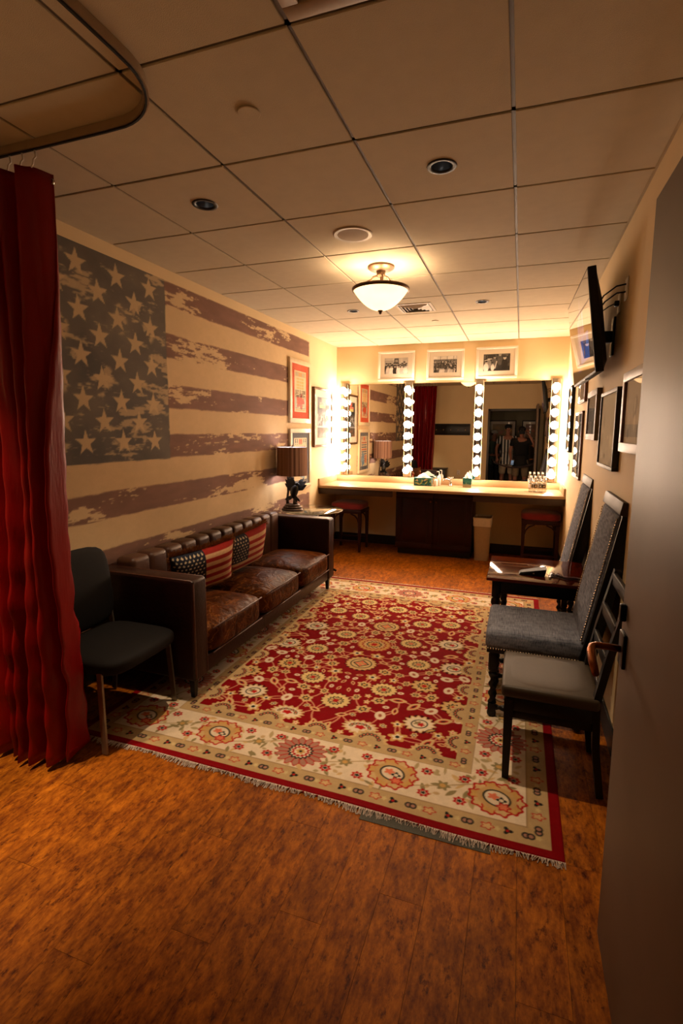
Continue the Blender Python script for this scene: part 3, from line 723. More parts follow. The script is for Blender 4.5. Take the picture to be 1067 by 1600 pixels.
    img = cv.img*.96*(1 + .10*(fbm(us[None, :], vs[:, None], 40, 40, 77, 3)-.5) + .05*(fbm(us[None, :], vs[:, None], 3, 12, 78, 2)-.5))[..., None]
    U, V = np.meshgrid(us, vs)
    wav = .004*np.sin(U*5.1)*np.exp(-V*6)
    z = .0065 + .001*fbm(U, V, 60, 60, 79, 2) + .002*np.exp(-V/.05)*(1+np.sin(U*9))
    eb = np.minimum(np.minimum(U, Wd-U), np.minimum(V, L-V)); z = np.where(eb < .004, .003, z)
    P = np.stack([X0+U, Y0+V+wav+.010*np.sin(U*2.1)*np.exp(-V*3), z], -1)
    t_ = thing('area_rug', 'red patterned oriental rug with cream floral border lying on the floor', 'rug', (0, 0, 0))
    mesh_obj('pile', grid_mesh('pile', P, img), attr_mat('wool_pile', .95, bump=.35, bscale=700, fine=.20, fscale=500, spec=.08), t_)
    m_fr = mat('rug_fringe', (.66, .60, .55), .9, var=.2, scale=80)
    for name, yy, sg in (('fringe', Y0, -1), ('fringe', Y1, 1)):
        b = MB(); R2 = random.Random(9)
        for k in range(560):
            x = X0+Wd*(k+R2.random())/560; i = int((x-X0)/Wd*499); w0 = .010*math.sin((x-X0)*2.1)+.004*math.sin((x-X0)*5.1) if sg < 0 else 0
            ln = R2.uniform(.012, .030)+.008*math.sin(x*14); dx = R2.uniform(-.016, .016); y = yy+w0
            b.add([(x-.0028, y-sg*.004, .008), (x+.0028, y-sg*.004, .008), (x+dx+.0018, y+sg*ln, .003), (x+dx-.0018, y+sg*ln, .003), (x+dx*.5, y+sg*ln*.5, .010)], [(0, 1, 4), (1, 2, 4), (2, 3, 4), (3, 0, 4)])
        o = b.build(name, m_fr, t_); o['kind'] = 'stuff'; o['label'] = 'uneven whitish fringe along the rug end'
    # grey anti-slip pad peeping out under the near edge
    b = MB(); b.rbox(.13, .66, Y0-.055, Y0+.3, .0005, .0022, .0004, 1, T(0, 0, 0, rz=0.0))
    b.build('anti_slip_pad', mat('rug_pad', (.25, .245, .215), .9, var=.3, scale=250), t_)
rug()

# ================================================================== CURTAIN AND TRACK
def curtain():
    path = [(XL+.02, .20), (-1.2, .20), (-.86, .197)]
    cxr, cyr, rr = -.80, -.09, .285
    for k in range(1, 12):
        a = PI/2 - (PI/2)*k/12; path.append((cxr+rr*math.cos(a), cyr+rr*math.sin(a)))
    path += [(-.515, -.12), (-.515, -.5), (-.515, YF+.01)]
    tr = thing('curtain_track', 'curved beige ceiling track that carries the red curtain', 'curtain track', (-1.0, .2, CE-.04))
    o = MB().bar([(x+1.0, y-.2, .017) for x, y in path], .020, .030).build('rail', mat('track_enamel', (.60, .52, .42), .4, var=.04), tr, SM)
    MB().bar([(x+1.0, y-.2, -.0015) for x, y in path], .007, .008).build('slot', m_darkvoid, tr)
    ct = thing('curtain', 'heavy dark red satin curtain hanging in folds at the left edge', 'curtain', (-1.5, .2, 0))
    nu, nz = 150, 70; zt, zb = 2.665, .035
    P = np.zeros((nz, nu, 3)); r_ = np.random.default_rng(4)
    n_f = 6.5
    for j in range(nz):
        t = j/(nz-1); z = zb+(zt-zb)*t
        for i in range(nu):
            s_ = i/(nu-1)
            x0, x1 = -1.80, (-1.215*t + -1.275*(1-t))
            ph = 2*PI*n_f*s_ + .9*math.sin(3.1*(1-t)+s_*5) + .5*math.sin(7*(1-t)+s_*11)
            amp = .048+.050*(1-t)**1.2
            x = x0+(x1-x0)*(s_ + .25/n_f*math.sin(ph*1+.8)/2.2)
            y = .20 + amp*math.sin(ph) + .015*math.sin(2.3*ph+z*2) + .035*(1-t)
            crease = .016*math.exp(-((z-.62-.18*math.sin(s_*23))/.10)**2)*math.sin(ph*1.7+z*18) + .006*math.sin(z*31+s_*40)*(1-t)
            P[j, i] = (x+1.5, y-.2+crease, z + (0.012*math.sin(ph) if j == 0 else 0))
    m_cur = mat('red_satin', (.47, .006, .010), .36, var=.10, scale=6, sheen=.0, bump=.12, bscale=35, spec=.35, stretch=(3, 3, .5))
    cl = mesh_obj('cloth', grid_mesh('cloth', P, np.zeros((nz, nu, 3))+.4), m_cur, ct, True)
    sd = cl.modifiers.new('thickness', 'SOLIDIFY'); sd.thickness = .003
    for k in range(9):
        x = -1.79+.070*k; zt2 = zt+.02
        MB().tube([(x+1.5, 0, 2.735), (x+1.5, .004, 2.71), (x+1.5, -.008, 2.695), (x+1.5, -.012, 2.675), (x+1.5, -.02, 2.66)], .0035, 6).build('curtain_hook', m_white, ct, True)
    for k in range(8):
        x = -1.76+.078*k
        i = int((x+1.80)/(.585)*(nu-1)); p = P[nz-2, min(max(i, 0), nu-1)]
        MB().lathe([(.008, -.004), (.012, -.004), (.012, .004), (.008, .004), (.008, -.004)], 14, T(p[0], p[1]-.006, zt-.030, rx=PI/2), caps=False).build('grommet', m_chrome, ct, True)
curtain()

# ================================================================== SOFA
def sofa():
    y0, y1, xb, xf = .89, 3.205, -1.80, -1.05; at = .135; ah = .735
    s = thing('leather_sofa', 'worn brown leather three seat sofa with channelled back below the flag', 'sofa', (-1.42, (y0+y1)/2, .009))
    ox, oy = -1.42, (y0+y1)/2
    def B(*a, **k): return MB().rbox(a[0]-ox, a[1]-ox, a[2]-oy, a[3]-oy, a[4], a[5], **k)
    for a, b in ((y0, y0+at), (y1-at, y1)):
        arm = B(xb, xf, a, b, .12, ah, r=.018, seg=3).build('arm', m_leather_dark, s, SM)
        pp = MB()
        for yy in (a+.012, b-.012):
            pp.tube([(xb+.02-ox, yy-oy, ah-.004), (xf-.02-ox, yy-oy, ah-.004), (xf-.006-ox, yy-oy, ah-.02), (xf-.003-ox, yy-oy, .14)], .0065, 8)
        pp.build('piping', m_piping, arm, True)
    B(xb, xf-.012, y0+at, y1-at, .12, .225, r=.012).build('base_rail', m_leather_dark, s, SM)
    B(xb, xb+.09, y0+at, y1-at, .2, .735, r=.02, seg=3).build('back_frame', m_leather_dark, s, SM)
    B(xf-.016, xf-.0105, (y0+y1)/2-.30, (y0+y1)/2-.296, .13, .222, r=.001, seg=1).build('rail_seam', m_base, s)
    n = 12; w = (y1-y0-2*at)/n
    for k in range(n):
        c = y0+at+w*(k+.5)
        MB().rbox(xb+.055-ox, xb+.205-ox, c-w/2+.001-oy, c+w/2-.001-oy, .27, .785, .034, 4).build('back_channel', m_channel, s, True)
    w = (y1-y0-2*at)/3
    for k in range(3):
        c = y0+at+w*(k+.5)
        cu = MB().soft(-1.345-ox+.015, c-oy, .315, .60, w*.985, .185, p=7, n=12, top=.045).build('seat_cushion', m_leather, s, True)
        e = MB(); h = w*.985/2
        for zz in (.392, .236): e.tube([(-1.045+.008-ox, c-h+.03-oy, zz), (-1.045+.008-ox, c+h-.03-oy, zz)], .005, 6)
        e.build('piping', m_piping, cu, True)
    for lx in (xf-.05, xb+.05):
        for ly in (y0+.05, y1-.05):
            MB().lathe([(.018, 0), (.028, .13)], 4, T(lx-ox, ly-oy, 0, rz=PI/4)).build('leg', m_blackwood, s)
sofa()
def pillow(label, loc, rz, lean, roll):
    w, h, th = .50, .34, .15
    p = thing('flag_pillow', label, 'pillow', loc, 0, 'flag pillows on the sofa')
    us = np.linspace(-1, 1, 90); vs = np.linspace(-1, 1, 66); U, V = np.meshgrid(us, vs)
    # pinched pillow outline
    def shape(sg):
        X = U*w/2*(1-.05*(1-U**2)*0-.07*V**2*0 - .06*(1-V**2)*(np.abs(U))**3); Z = V*h/2*(1-.07*(1-U**2)*np.abs(V)**3)
        D = sg*th/2*np.power(np.clip((1-U**4)*(1-V**4), 0, 1), .55)
        return np.stack([X, D, Z], -1)
    img = np.empty((len(vs), len(us), 3)); img[:] = (.80, .66, .50)
    red = np.array((.58, .13, .10)); st = np.floor((1-V)/2*11).astype(int)
    img[(st % 2 == 0)] = red
    can = (U < -.04) & (V > -.30); img[can] = (.12, .14, .20)
    for r_ in range(8):
        for c in range(8):
            su = -.94+.118*c+(.059 if r_ % 2 else 0); sv = .9-.155*r_
            if su > -.1: continue
            m = np.hypot((U-su)*w/2, (V-sv)*h/2) < .0070
            img[m & can] = (.80, .74, .62)
    img *= (1+.12*(fbm(U+2, V+2, 20, 20, 5, 2)-.5))[..., None]
    m = attr_mat('pillow_weave', .9, bump=.3, bscale=500, fine=.12, fscale=400)
    # lies in local XZ plane, front to -Y; turn so that the front faces +X of the room
    M = Matrix.Rotation(rz, 4, 'Z') @ Matrix.Rotation(lean, 4, 'X') @ Matrix.Rotation(roll, 4, 'Y')
    A3 = np.array(M.to_3x3()); lift = np.array((0, 0, 0))
    f = mesh_obj('front_panel', grid_mesh('front_panel', shape(-1) @ A3.T, img), m, p, True)
    b = mesh_obj('back_panel', grid_mesh('back_panel', shape(1)[:, ::-1] @ A3.T, np.zeros_like(img)+np.array((.42, .26, .15))), m, p, True)
    fr = MB(); R = random.Random(int(loc[1]*100))
    def tuft(a, d):
        for q in range(2):
            t_ = Vector((R.uniform(-.012, .012), R.uniform(-.014, .014), R.uniform(-.012, .012))); e = a+d*R.uniform(.024, .046)+t_
            s_ = Vector((.007, 0, .004)); n_ = Vector((0, .007, 0))
            fr.add([tuple(M @ v) for v in (a-s_, a+s_, a+n_, e)], [(0, 1, 3), (1, 2, 3), (2, 0, 3)])
    for k in range(150):
        t_ = -1+2*k/149
        tuft(Vector((t_*w/2, 0, h/2*(1-.07*(1-t_*t_)))), Vector((0, 0, 1)))
        tuft(Vector((t_*w/2, 0, h/2*(1-.07*(1-t_*t_)))), Vector((0, 0, 1)))
    for k in range(70):
        t_ = -1+2*k/69
        for sg in (-1, 1): tuft(Vector((sg*w/2*(1-.06*(1-t_*t_)), 0, t_*h/2)), Vector((sg*.6, 0, 0)))
    o = fr.build('fringe', mat('pillow_fringe', (.52, .33, .15), .9, var=.35, scale=60), p); o['label'] = 'brown shaggy fringe'
pillow('flag pillow nearest the curtain, half hidden by the sofa arm', (-1.43, 1.52, .625), PI/2-.42, .30, -.12)
pillow('flag pillow nearer the lamp, leaning right beside the other flag pillow', (-1.43, 2.08, .635), PI/2-.20, .30, -.14)

# ================================================================== BLACK CHAIR BY THE CURTAIN
def guest_chair():
    c = thing('guest_chair', 'black upholstered guest chair with flat metal legs half behind the curtain', 'chair', (-1.38, .60, .009))
    MB().soft(0.02, 0, .425, .50, .52, .085, p=5, n=8, top=.015).build('seat', m_blackfab, c, True)
    bk = MB(); bk.soft(0, 0, 0, .055, .50, .46, p=4.5, n=8, M=T(-.235, 0, .70, ry=-.14)); bk.build('backrest', m_blackfab, c, True)
    for sx, sy in ((.20, -.265), (.20, .265)):
        MB().bar([(sx-.03, sy*.94, .41), (sx-.005, sy, .0)], .030, .012, up=(0, 1, 0)).build('leg', m_steel, c)
    for sy in (-.26, .26):
        MB().bar([(-.20, sy*.94, .41), (-.25, sy, .0)], .030, .012, up=(0, 1, 0)).build('leg', m_steel, c)
        MB().bar([(-.20, sy*.86, .40), (-.225, sy*.86, .62)], .028, .012, up=(0, 1, 0)).build('back_support', m_steel, c)
guest_chair()

# ================================================================== GLASS TABLE AND EAGLE LAMP
TZ = .74; TC = (-1.465, 3.63)
def glass_table():
    TZ = .731
    t = thing('glass_side_table', 'round glass topped side table on black iron base beside the sofa', 'table', (*TC, .009))
    MB().lathe([(.0, TZ-.012), (.332, TZ-.012), (.339, TZ-.009), (.339, TZ-.003), (.334, TZ), (0, TZ)], 64, caps=False).build('glass_top', m_tableglass, t, SM)
    MB().lathe([(.3395, TZ-.010), (.3415, TZ-.008), (.3415, TZ-.004), (.3395, TZ-.002)], 64, caps=False).build('glass_edge', mat('glass_edge', (.62, .60, .50), .15, var=.05, coat=.5), t, True)
    MB().lathe([(.040, .05), (.034, .10), (.022, .16), (.030, .30), (.020, .42), (.034, .55), (.055, .64), (.06, .66)], 20).build('column', m_black_metal, t, True)
    for k in range(3):
        a = 2*PI*k/3+.5; c, s_ = math.cos(a), math.sin(a)
        MB().tube([(c*.03, s_*.03, .62), (c*.10, s_*.10, .66), (c*.17, s_*.17, .70), (c*.22, s_*.22, TZ-.022)], [.014, .013, .012, .011]).build('support_arm', m_black_metal, t, True)
        MB().lathe([(.022, TZ-.03), (.026, TZ-.0125)], 14, T(c*.22, s_*.22, 0)).build('support_pad', m_black_metal, t, SM)
        MB().tube([(c*.03, s_*.03, .12), (c*.12, s_*.12, .11), (c*.20, s_*.20, .05), (c*.27, s_*.27, .0125)], [.018, .017, .015, .012]).build('foot', m_black_metal, t, True)
glass_table()
def eagle_lamp():
    L = thing('eagle_lamp', 'table lamp with brown pleated drum shade and eagle sculpture base', 'lamp', (-1.635, 3.47, TZ))
    m_br = mat('lamp_bronze', (.22, .16, .11), .38, metal=.5, var=.3, scale=25, bump=.3)
    m_dk = mat('eagle_black', (.05, .042, .036), .35, metal=.35, var=.3, scale=40, bump=.3, bscale=120)
    b = MB()
    b.lathe([(.118, 0), (.124, .008), (.118, .020), (.10, .024), (.108, .030), (.104, .044), (.085, .050), (.09, .056), (.08, .07), (.03, .078), (0, .078)], 28, ell=.72)
    b.build('base', m_br, L, True)
    MB().tube([(-.055, .0, .06), (-.060, .0, .12), (-.052, .004, .20), (-.050, .0, .29), (-.03, 0, .36), (0, 0, .41), (0, 0, .60)], [.020, .016, .013, .012, .009, .007, .006], 10).build('trunk', m_br, L, True)
    MB().tube([(.035, 0, .07), (.03, 0, .10), (.022, .004, .13)], [.03, .022, .014], 10).build('rock', m_br, L, True)
    e = MB(); e.tube([(.02, 0, .13), (.015, 0, .155), (.018, 0, .19), (.03, -.002, .235), (.045, -.004, .27), (.055, -.004, .29)], [.012, .03, .042, .044, .03, .016], 14); e.build('eagle_body', m_dk, L, True)
    h = MB(); h.tube([(.052, -.006, .283), (.062, -.01, .298), (.074, -.014, .296)], [.019, .020, .014], 12); h.tube([(.08, -.016, .295), (.093, -.019, .290), (.097, -.02, .280)], [.009, .006, .001], 8)
    h.build('eagle_head', m_dk, L, True)
    def wing(base, tipdirs, name):
        w = MB()
        for (dx, dy, dz, ln, wd) in tipdirs:
            ln *= 1.15; wd *= 1.35
            d = Vector((dx, dy, dz)).normalized(); p0 = Vector(base); pts = [p0+d*ln*q for q in (0, .35, .75, 1)]
            w.bar(pts[:3], wd, .005, up=(0, -1, .2)); w.add([tuple(pts[2]+Vector((0, -.003, 0))+d.cross(Vector((0, 1, 0)))*wd/2), tuple(pts[2]+Vector((0, -.003, 0))-d.cross(Vector((0, 1, 0)))*wd/2), tuple(pts[3]), tuple(pts[2]+Vector((0, .003, 0)))], [(0, 1, 2), (1, 3, 2), (3, 0, 2)])
        w.build(name, m_dk, L)
    wing((.025, -.015, .225), [(-1.0, -.1, .35, .075, .032), (-.85, -.1, .6, .11, .030), (-.65, -.1, .8, .135, .026), (-.5, -.1, 1, .15, .022), (-.3, -.1, 1, .15, .020), (-.12, -.1, 1, .135, .020), (.05, -.1, 1, .11, .022)], 'eagle_wing')
    wing((.045, .02, .235), [(1.0, .2, .1, .075, .03), (.95, .2, .4, .105, .03), (.8, .2, .7, .12, .028), (.6, .2, 1, .125, .024), (.4, .2, 1, .11, .024)], 'eagle_wing')
    wing((.018, -.004, .17), [(-1.0, -.2, -.55, .10, .02), (-.7, -.2, -.75, .07, .02), (.9, -.1, -.75, .095, .02), (.6, -.1, -1, .08, .02)], 'eagle_tail')
    MB().tube([(0, 0, .345), (0, 0, .385)], .017, 12).build('socket', m_br, L, True)
    shz0, shz1, R0, R1 = .385, .690, .165, .160; n = 120
    b = MB(); pr = []; v = []; f = []
    for z, r_ in ((shz0, R0), (shz0+.15, (R0+R1)/2), (shz1, R1)):
        for k in range(n): a = 2*PI*k/n; q = r_+(.0018 if k % 2 else -.0006); v.append((q*math.cos(a), q*math.sin(a), z))
    for i in range(2):
        for k in range(n): f.append((i*n+k, i*n+(k+1) % n, (i+1)*n+(k+1) % n, (i+1)*n+k))
    b.add(v, f)
    ms = bpy.data.materials.new('pleated_shade'); ms.use_nodes = True; nt = ms.node_tree; nt.nodes.clear()
    tc = nd(nt, 'ShaderNodeTexCoord'); gr = nd(nt, 'ShaderNodeTexGradient', gradient_type='RADIAL'); nt.links.new(tc.outputs['Object'], gr.inputs[0])
    wv = nd(nt, 'ShaderNodeTexNoise', noise_dimensions='1D'); wv.inputs['Scale'].default_value = 42; wv.inputs['Detail'].default_value = 4; nt.links.new(gr.outputs['Fac'], wv.inputs['W'])
    rp = nd(nt, 'ShaderNodeValToRGB'); rp.color_ramp.elements[0].position = .3; rp.color_ramp.elements[0].color = (*lin((.40, .28, .23)), 1); rp.color_ramp.elements[1].position = .72; rp.color_ramp.elements[1].color = (*lin((.66, .52, .44)), 1)
    nt.links.new(wv.outputs['Fac'], rp.inputs[0])
    di = nd(nt, 'ShaderNodeBsdfDiffuse'); tl = nd(nt, 'ShaderNodeBsdfTranslucent'); mx = nd(nt, 'ShaderNodeMixShader'); mx.inputs[0].default_value = .22; o = nd(nt, 'ShaderNodeOutputMaterial')
    nt.links.new(rp.outputs[0], di.inputs[0]); nt.links.new(rp.outputs[0], tl.inputs[0]); nt.links.new(di.outputs[0], mx.inputs[1]); nt.links.new(tl.outputs[0], mx.inputs[2]); nt.links.new(mx.outputs[0], o.inputs[0])
    sh = b.build('lamp_shade', ms, L, True)
    lin_ = MB()
    lin_.lathe([(R1-.004, shz1), (R0-.004, shz0)], 60, caps=False); lin_.build('shade_lining', mat('shade_lining', (.90, .90, .92), .7, var=.02), sh, True)
    MB().tube([(0, 0, .69), (0, 0, .715)], [.007, .003], 8).build('finial', m_br, sh, True)
    sp = MB()
    for k in range(3): a = 2*PI*k/3; sp.tube([(0, 0, .672), (.158*math.cos(a), .158*math.sin(a), .680)], .002, 6)
    sp.tube([(0, 0, .6), (0, 0, .69)], .004, 6); sp.build('shade_spider', m_chrome, sh)
    MB().lathe([(0, .43), (.02, .435), (.032, .47), (.030, .50), (.012, .525), (0, .527)], 14, caps=False).build('bulb', emis('lamp_bulb_glow', (1.0, .86, .80), E_LAMP), L, True)
eagle_lamp()

# ================================================================== PICTURES
def frame_parts(p, w, h, bw, d, mframe, mat_margin, art, place, glaze=True, mmat=None, bevel=.003):
    """parts of a framed picture in local coords: x across (0..w), z up (0..h), y depth (back y=0, front y=-d); place maps to parent space"""
    def P(b): 
        b.v = [tuple(place @ Vector(v)) for v in b.v]; return b
    for a in ((0, w, 0, bw), (0, w, h-bw, h), (0, bw, bw, h-bw), (w-bw, w, bw, h-bw)):
        P(MB().rbox(a[0], a[1], -d, 0, a[2], a[3], bevel, 2)).build('frame_rail', mframe, p, SM)
    if mat_margin: P(MB().box(bw-.002, w-bw+.002, -d*.66, -d*.60, bw-.002, h-bw+.002)).build('mat_board', mmat or m_matboard, p)
    else: P(MB().box(bw-.002, w-bw+.002, -d*.66, -d*.60, bw-.002, h-bw+.002)).build('backing', m_matboard, p)
    x0, z0 = bw+mat_margin, bw+mat_margin
    o = np.array(place @ Vector((x0, -d*.685, z0))); du = np.array(place.to_3x3() @ Vector((1, 0, 0))); dv = np.array(place.to_3x3() @ Vector((0, 0, 1)))
    flat_print('print', art, o, du, dv, m_photo if mat_margin > .03 else m_print, p)
    if glaze: P(MB().add([(bw-.003, -d*.83, bw-.003), (w-bw+.003, -d*.83, bw-.003), (w-bw+.003, -d*.83, h-bw+.003), (bw-.003, -d*.83, h-bw+.003)], [(0, 1, 2, 3)])).build('glazing', m_glaze, p)
    return (x0, z0)
def text_mesh(body, size, bold=0.0):
    cu = bpy.data.curves.new('lettering', 'FONT'); cu.body = body; cu.size = size; cu.offset = bold; cu.resolution_u = 3; cu.align_x = 'CENTER'
    o = bpy.data.objects.new('lettering', cu); COL.objects.link(o)
    dg = bpy.context.evaluated_depsgraph_get(); me = bpy.data.meshes.new_from_object(o.evaluated_get(dg))
    bpy.data.objects.remove(o); bpy.data.curves.remove(cu); return me
def lettering(body, w, size, m, parent, M, bold=.0):
    """text fitted to width w; local x right, y up"""
    me = text_mesh(body, size, bold); xs_ = [v.co.x for v in me.vertices]; k = w/(max(xs_)-min(xs_))
    me.transform(M @ Matrix.Diagonal((k, 1, 1, 1)))
    o = mesh_obj('lettering', me, m, parent); return o
m_ink = mat('poster_ink', (.10, .09, .09), .8, var=.1)
# on the left wall: local x runs toward +Y?  seen from the room the left-hand side is nearer the camera (smaller Y)
def on_left(y, z): return Matrix.Translation((XL+.003, y, z)) @ Matrix(((0, -1, 0, 0), (1, 0, 0, 0), (0, 0, 1, 0), (0, 0, 0, 1)))
def on_right(y, z): return Matrix.Translation((XR-.001, y, z)) @ Matrix(((0, 1, 0, 0), (-1, 0, 0, 0), (0, 0, 1, 0), (0, 0, 0, 1)))   # x local -> -Y
def on_back(x, z): return Matrix.Translation((x, YB-.001, z))
def shift_origin(t, M):
    t.location = M.to_translation(); return Matrix.Translation(-M.to_translation()) @ M
def art_canvas(w, h, n, col): 
    return Canvas(np.linspace(0, w, n), np.linspace(0, h, max(8, int(n*h/w))), col)
def poster_a():
    w, h, bw = .59, .735, .055
    t = thing('concert_poster', 'cream framed show poster with orange mat and dark date lettering', 'poster'); P = shift_origin(t, on_left(3.77, 1.695))
    m_or = mat('orange_mat', (.78, .30, .16), .8, var=.05)
    aw, ah = w-2*(bw+.075), h-2*(bw+.075)
    c = art_canvas(aw, ah, 120, (.84, .76, .60)); W_, H_ = aw, ah
    R = random.Random(2)
    c.rect(.02, W_-.02, H_*.86, H_*.975, (.80, .66, .42))
    for k in range(9): c.rect(.03+k*(W_-.06)/9, .03+(k+.55)*(W_-.06)/9, H_*.87, H_*.96, (.82, .50, .24) if k in (3, 4, 5) else (.60, .62, .58))
    for k, (a, b) in enumerate(((.78, .83), (.70, .76), (.63, .68), (.56, .61))): 
        for q in range(7): c.rect(.06+q*(W_-.12)/7, .06+(q+.8)*(W_-.12)/7, H_*a, H_*b, (.88, .62, .30) if q % 2 else (.90, .70, .40))
    c.rect(.06, W_-.06, H_*.20, H_*.34, (.82, .40, .22)); c.flower(W_/2, H_*.25, .09, .075, (.75, .28, .16), n=5, amp=.35); c.rect(.02, .05, H_*.08, H_*.36, (.60, .66, .64)); c.rect(W_-.05, W_-.02, H_*.08, H_*.36, (.60, .66, .64))
    for k in range(8): c.rect(.08+k*(W_-.16)/8, .08+(k+.7)*(W_-.16)/8, H_*.13, H_*.185, (.62, .42, .36))
    c.rect(.03, W_-.03, H_*.085, H_*.095, (.3, .25, .22)); c.rect(.03, W_-.03, H_*.03, H_*.07, (.86, .62, .44))
    x0, z0 = frame_parts(t, w, h, bw, .030, m_goldframe, .075, c, P, mmat=m_or)
    M = P @ T(x0+aw/2, -.0214, z0+ah*.445, rx=PI/2)
    lettering('JULY 13, 2008', aw*.86, .062, m_ink, t, M, .001)
    lettering('Grand Ole Opry', aw*.86, .056, m_ink, t, P @ T(x0+aw/2, -.0214, z0+ah*.36, rx=PI/2), .001)
poster_a()
def poster_b():
    w, h, bw = .59, .725, .050
    t = thing('concert_poster', 'cream framed show poster with slate grey mat behind the lamp', 'poster'); P = shift_origin(t, on_left(3.77, .905))
    aw, ah = w-2*(bw+.06), h-2*(bw+.06)
    c = art_canvas(aw, ah, 110, (.84, .77, .62)); W_, H_ = aw, ah
    for x in (.03, W_-.10):
        c.rect(x, x+.07, H_*.84, H_*.975, (.22, .26, .28)); c.flower(x+.035, H_*.94, .018, .018, (.84, .77, .62)); c.flower(x+.035, H_*.87, .026, .02, (.84, .77, .62), n=4, amp=.3)
    c.rect(.13, W_-.13, H_*.84, H_*.975, (.82, .52, .34)); 
    for k in range(5): c.rect(.14+k*(W_-.28)/5, .14+(k+.6)*(W_-.28)/5, H_*.87, H_*.96, (.72, .28, .18))
    for k in range(9): c.rect(.04, W_-.04, H_*(.76-.075*k), H_*(.76-.075*k)+.022, (.36, .40, .44) if k % 3 else (.70, .34, .22))
    c.flower(W_*.68, H_*.24, .085, .12, (.45, .58, .66), n=5, amp=.15); c.rect(.04, W_*.42, H_*.10, H_*.30, (.80, .52, .36))
    frame_parts(t, w, h, bw, .030, m_goldframe, .06, c, P, mmat=mat('slate_mat', (.36, .37, .39), .8, var=.05))
poster_b()
def poster_c():
    w, h, bw = .64, .765, .030
    t = thing('concert_poster', 'bronze framed dark concert poster with white mat near the corner', 'poster'); P = shift_origin(t, on_left(4.47, 1.395))
    aw, ah = w-2*(bw+.09), h-2*(bw+.09)
    c = art_canvas(aw, ah, 110, (.20, .21, .22)); W_, H_ = aw, ah; R = random.Random(4)
    for k in range(3): c.rect(W_*.35, W_*.70, H_*(.955-.03*k), H_*(.955-.03*k)+.013, (.85, .42, .36))
    for k in range(4): c.rect(W_*.18, W_*.68, H_*(.84-.035*k), H_*(.84-.035*k)+.017, (.86, .50, .42) if k < 2 else (.88, .80, .50))
    c.rect(0, W_, H_*.44, H_*.62, (.30, .28, .26))
    for k in range(60): c.flower(R.uniform(0, W_), R.uniform(H_*.32, H_*.55), R.uniform(.006, .016), R.uniform(.01, .03), (R.uniform(.3, .75),)*3)
    c.rect(0, W_, H_*.255, H_*.30, (.80, .80, .80))
    for k in range(10): c.rect(.02+k*W_*.095, .02+k*W_*.095+.02, H_*.26, H_*.295, (.25, .25, .28))
    c.rect(0, W_, 0, H_*.24, (.30, .26, .22))
    for k in range(120): c.flower(R.uniform(0, W_), R.uniform(0, H_*.22), .006, .008, (R.uniform(.2, .7), R.uniform(.2, .5), R.uniform(.15, .4)))
    frame_parts(t, w, h, bw, .036, m_bronzeframe, .09, c, P)
poster_c()
def bw_photo(kind, w, h):
    c = art_canvas(w, h, 110, (.55, .53, .50)); R = random.Random(kind*13+1)
    def g(v): return (v, v*.97, v*.93)
    def person(x, y, s, v, hd=.6):
        c.flower(x, y, .30*s, .55*s, g(v)); c.flower(x, y+.62*s, .15*s, .19*s, g(hd)); c.flower(x, y+.74*s, .17*s, .09*s, g(.12))
    if kind == 0:
        c.rect(0, w, h*.55, h, g(.72)); c.rect(0, w*.4, h*.4, h*.85, g(.62)); c.rect(w*.42, w*.60, h*.62, h*.96, g(.20)); c.rect(w*.45, w*.57, h*.72, h*.90, g(.55)); c.rect(0, w, 0, h*.30, g(.45))
        for k in range(11): person(w*(.08+.085*k), h*(.36+.05*R.uniform(-1, 1)), h*.42*R.uniform(.85, 1.1), R.choice((.12, .2, .85, .75, .3)))
        for k in range(6): person(w*(.15+.15*k), h*.16, h*.5, R.choice((.9, .15, .8)))
    elif kind == 1:
        c.rect(0, w, h*.80, h, g(.85)); c.rect(0, w, h*.66, h*.81, g(.42))
        for k in range(3): c.line([(w*(.3+.28*k), h*.7), (w*(.3+.28*k), h*.98)], .004, g(.2))
        for r_ in range(7):
            for k in range(14): person(w*(k+R.random())/13, h*(.62-.10*r_), h*(.16+.035*r_), R.choice((.2, .35, .8, .55, .7)), R.choice((.25, .6)))
    else:
        c.rect(0, w, 0, h, g(.16))
        for k in range(40): c.flower(R.uniform(0, w), R.uniform(h*.2, h), R.uniform(.01, .035), R.uniform(.01, .03), g(R.uniform(.05, .35)))
        person(w*.62, h*.62, h*.55, .30, .62); person(w*.80, h*.38, h*.62, .12, .75); person(w*.42, h*.52, h*.45, .35, .6); person(w*.20, h*.42, h*.5, .55, .65); person(w*.10, h*.2, h*.5, .85, .7); person(w*.35, h*.2, h*.36, .8, .6)
        c.line([(w*.05, h*.62), (w*.30, h*.72)], .010, g(.8)); c.line([(w*.5, h*.55), (w*.44, h*.16)], .012, g(.75))
    c.img *= (1+.25*(fbm(c.us[None, :]*30, c.vs[:, None]*30, 1, 1, 31+kind, 3)-.5))[..., None]
    return c
for k, (x0, x1, label) in enumerate(((-1.213, -.705, 'white framed photograph of a group outside a building, nearest the left corner'),
                                     (-.543, -.055, 'white framed photograph of a seated crowd, between the other two above the mirror'),
                                     (.100, .610, 'white framed dark photograph of musicians, nearest the television'))):
    w, h, bw = x1-x0, .395, .030
    t = thing('framed_photograph', label, 'photograph', group='black and white photographs above the mirror'); P = shift_origin(t, on_back(x0, 2.292))
    P = P @ T(0, 0, 0, ry=(.0, .005, -.004)[k])
    mg = .062
    frame_parts(t, w, h, bw, .022, m_whiteframe, mg, bw_photo(k, w-2*(bw+mg), h-2*(bw+mg)), P)
m_darkframe = mat('dark_frame', (.10, .08, .07), .5, var=.15)
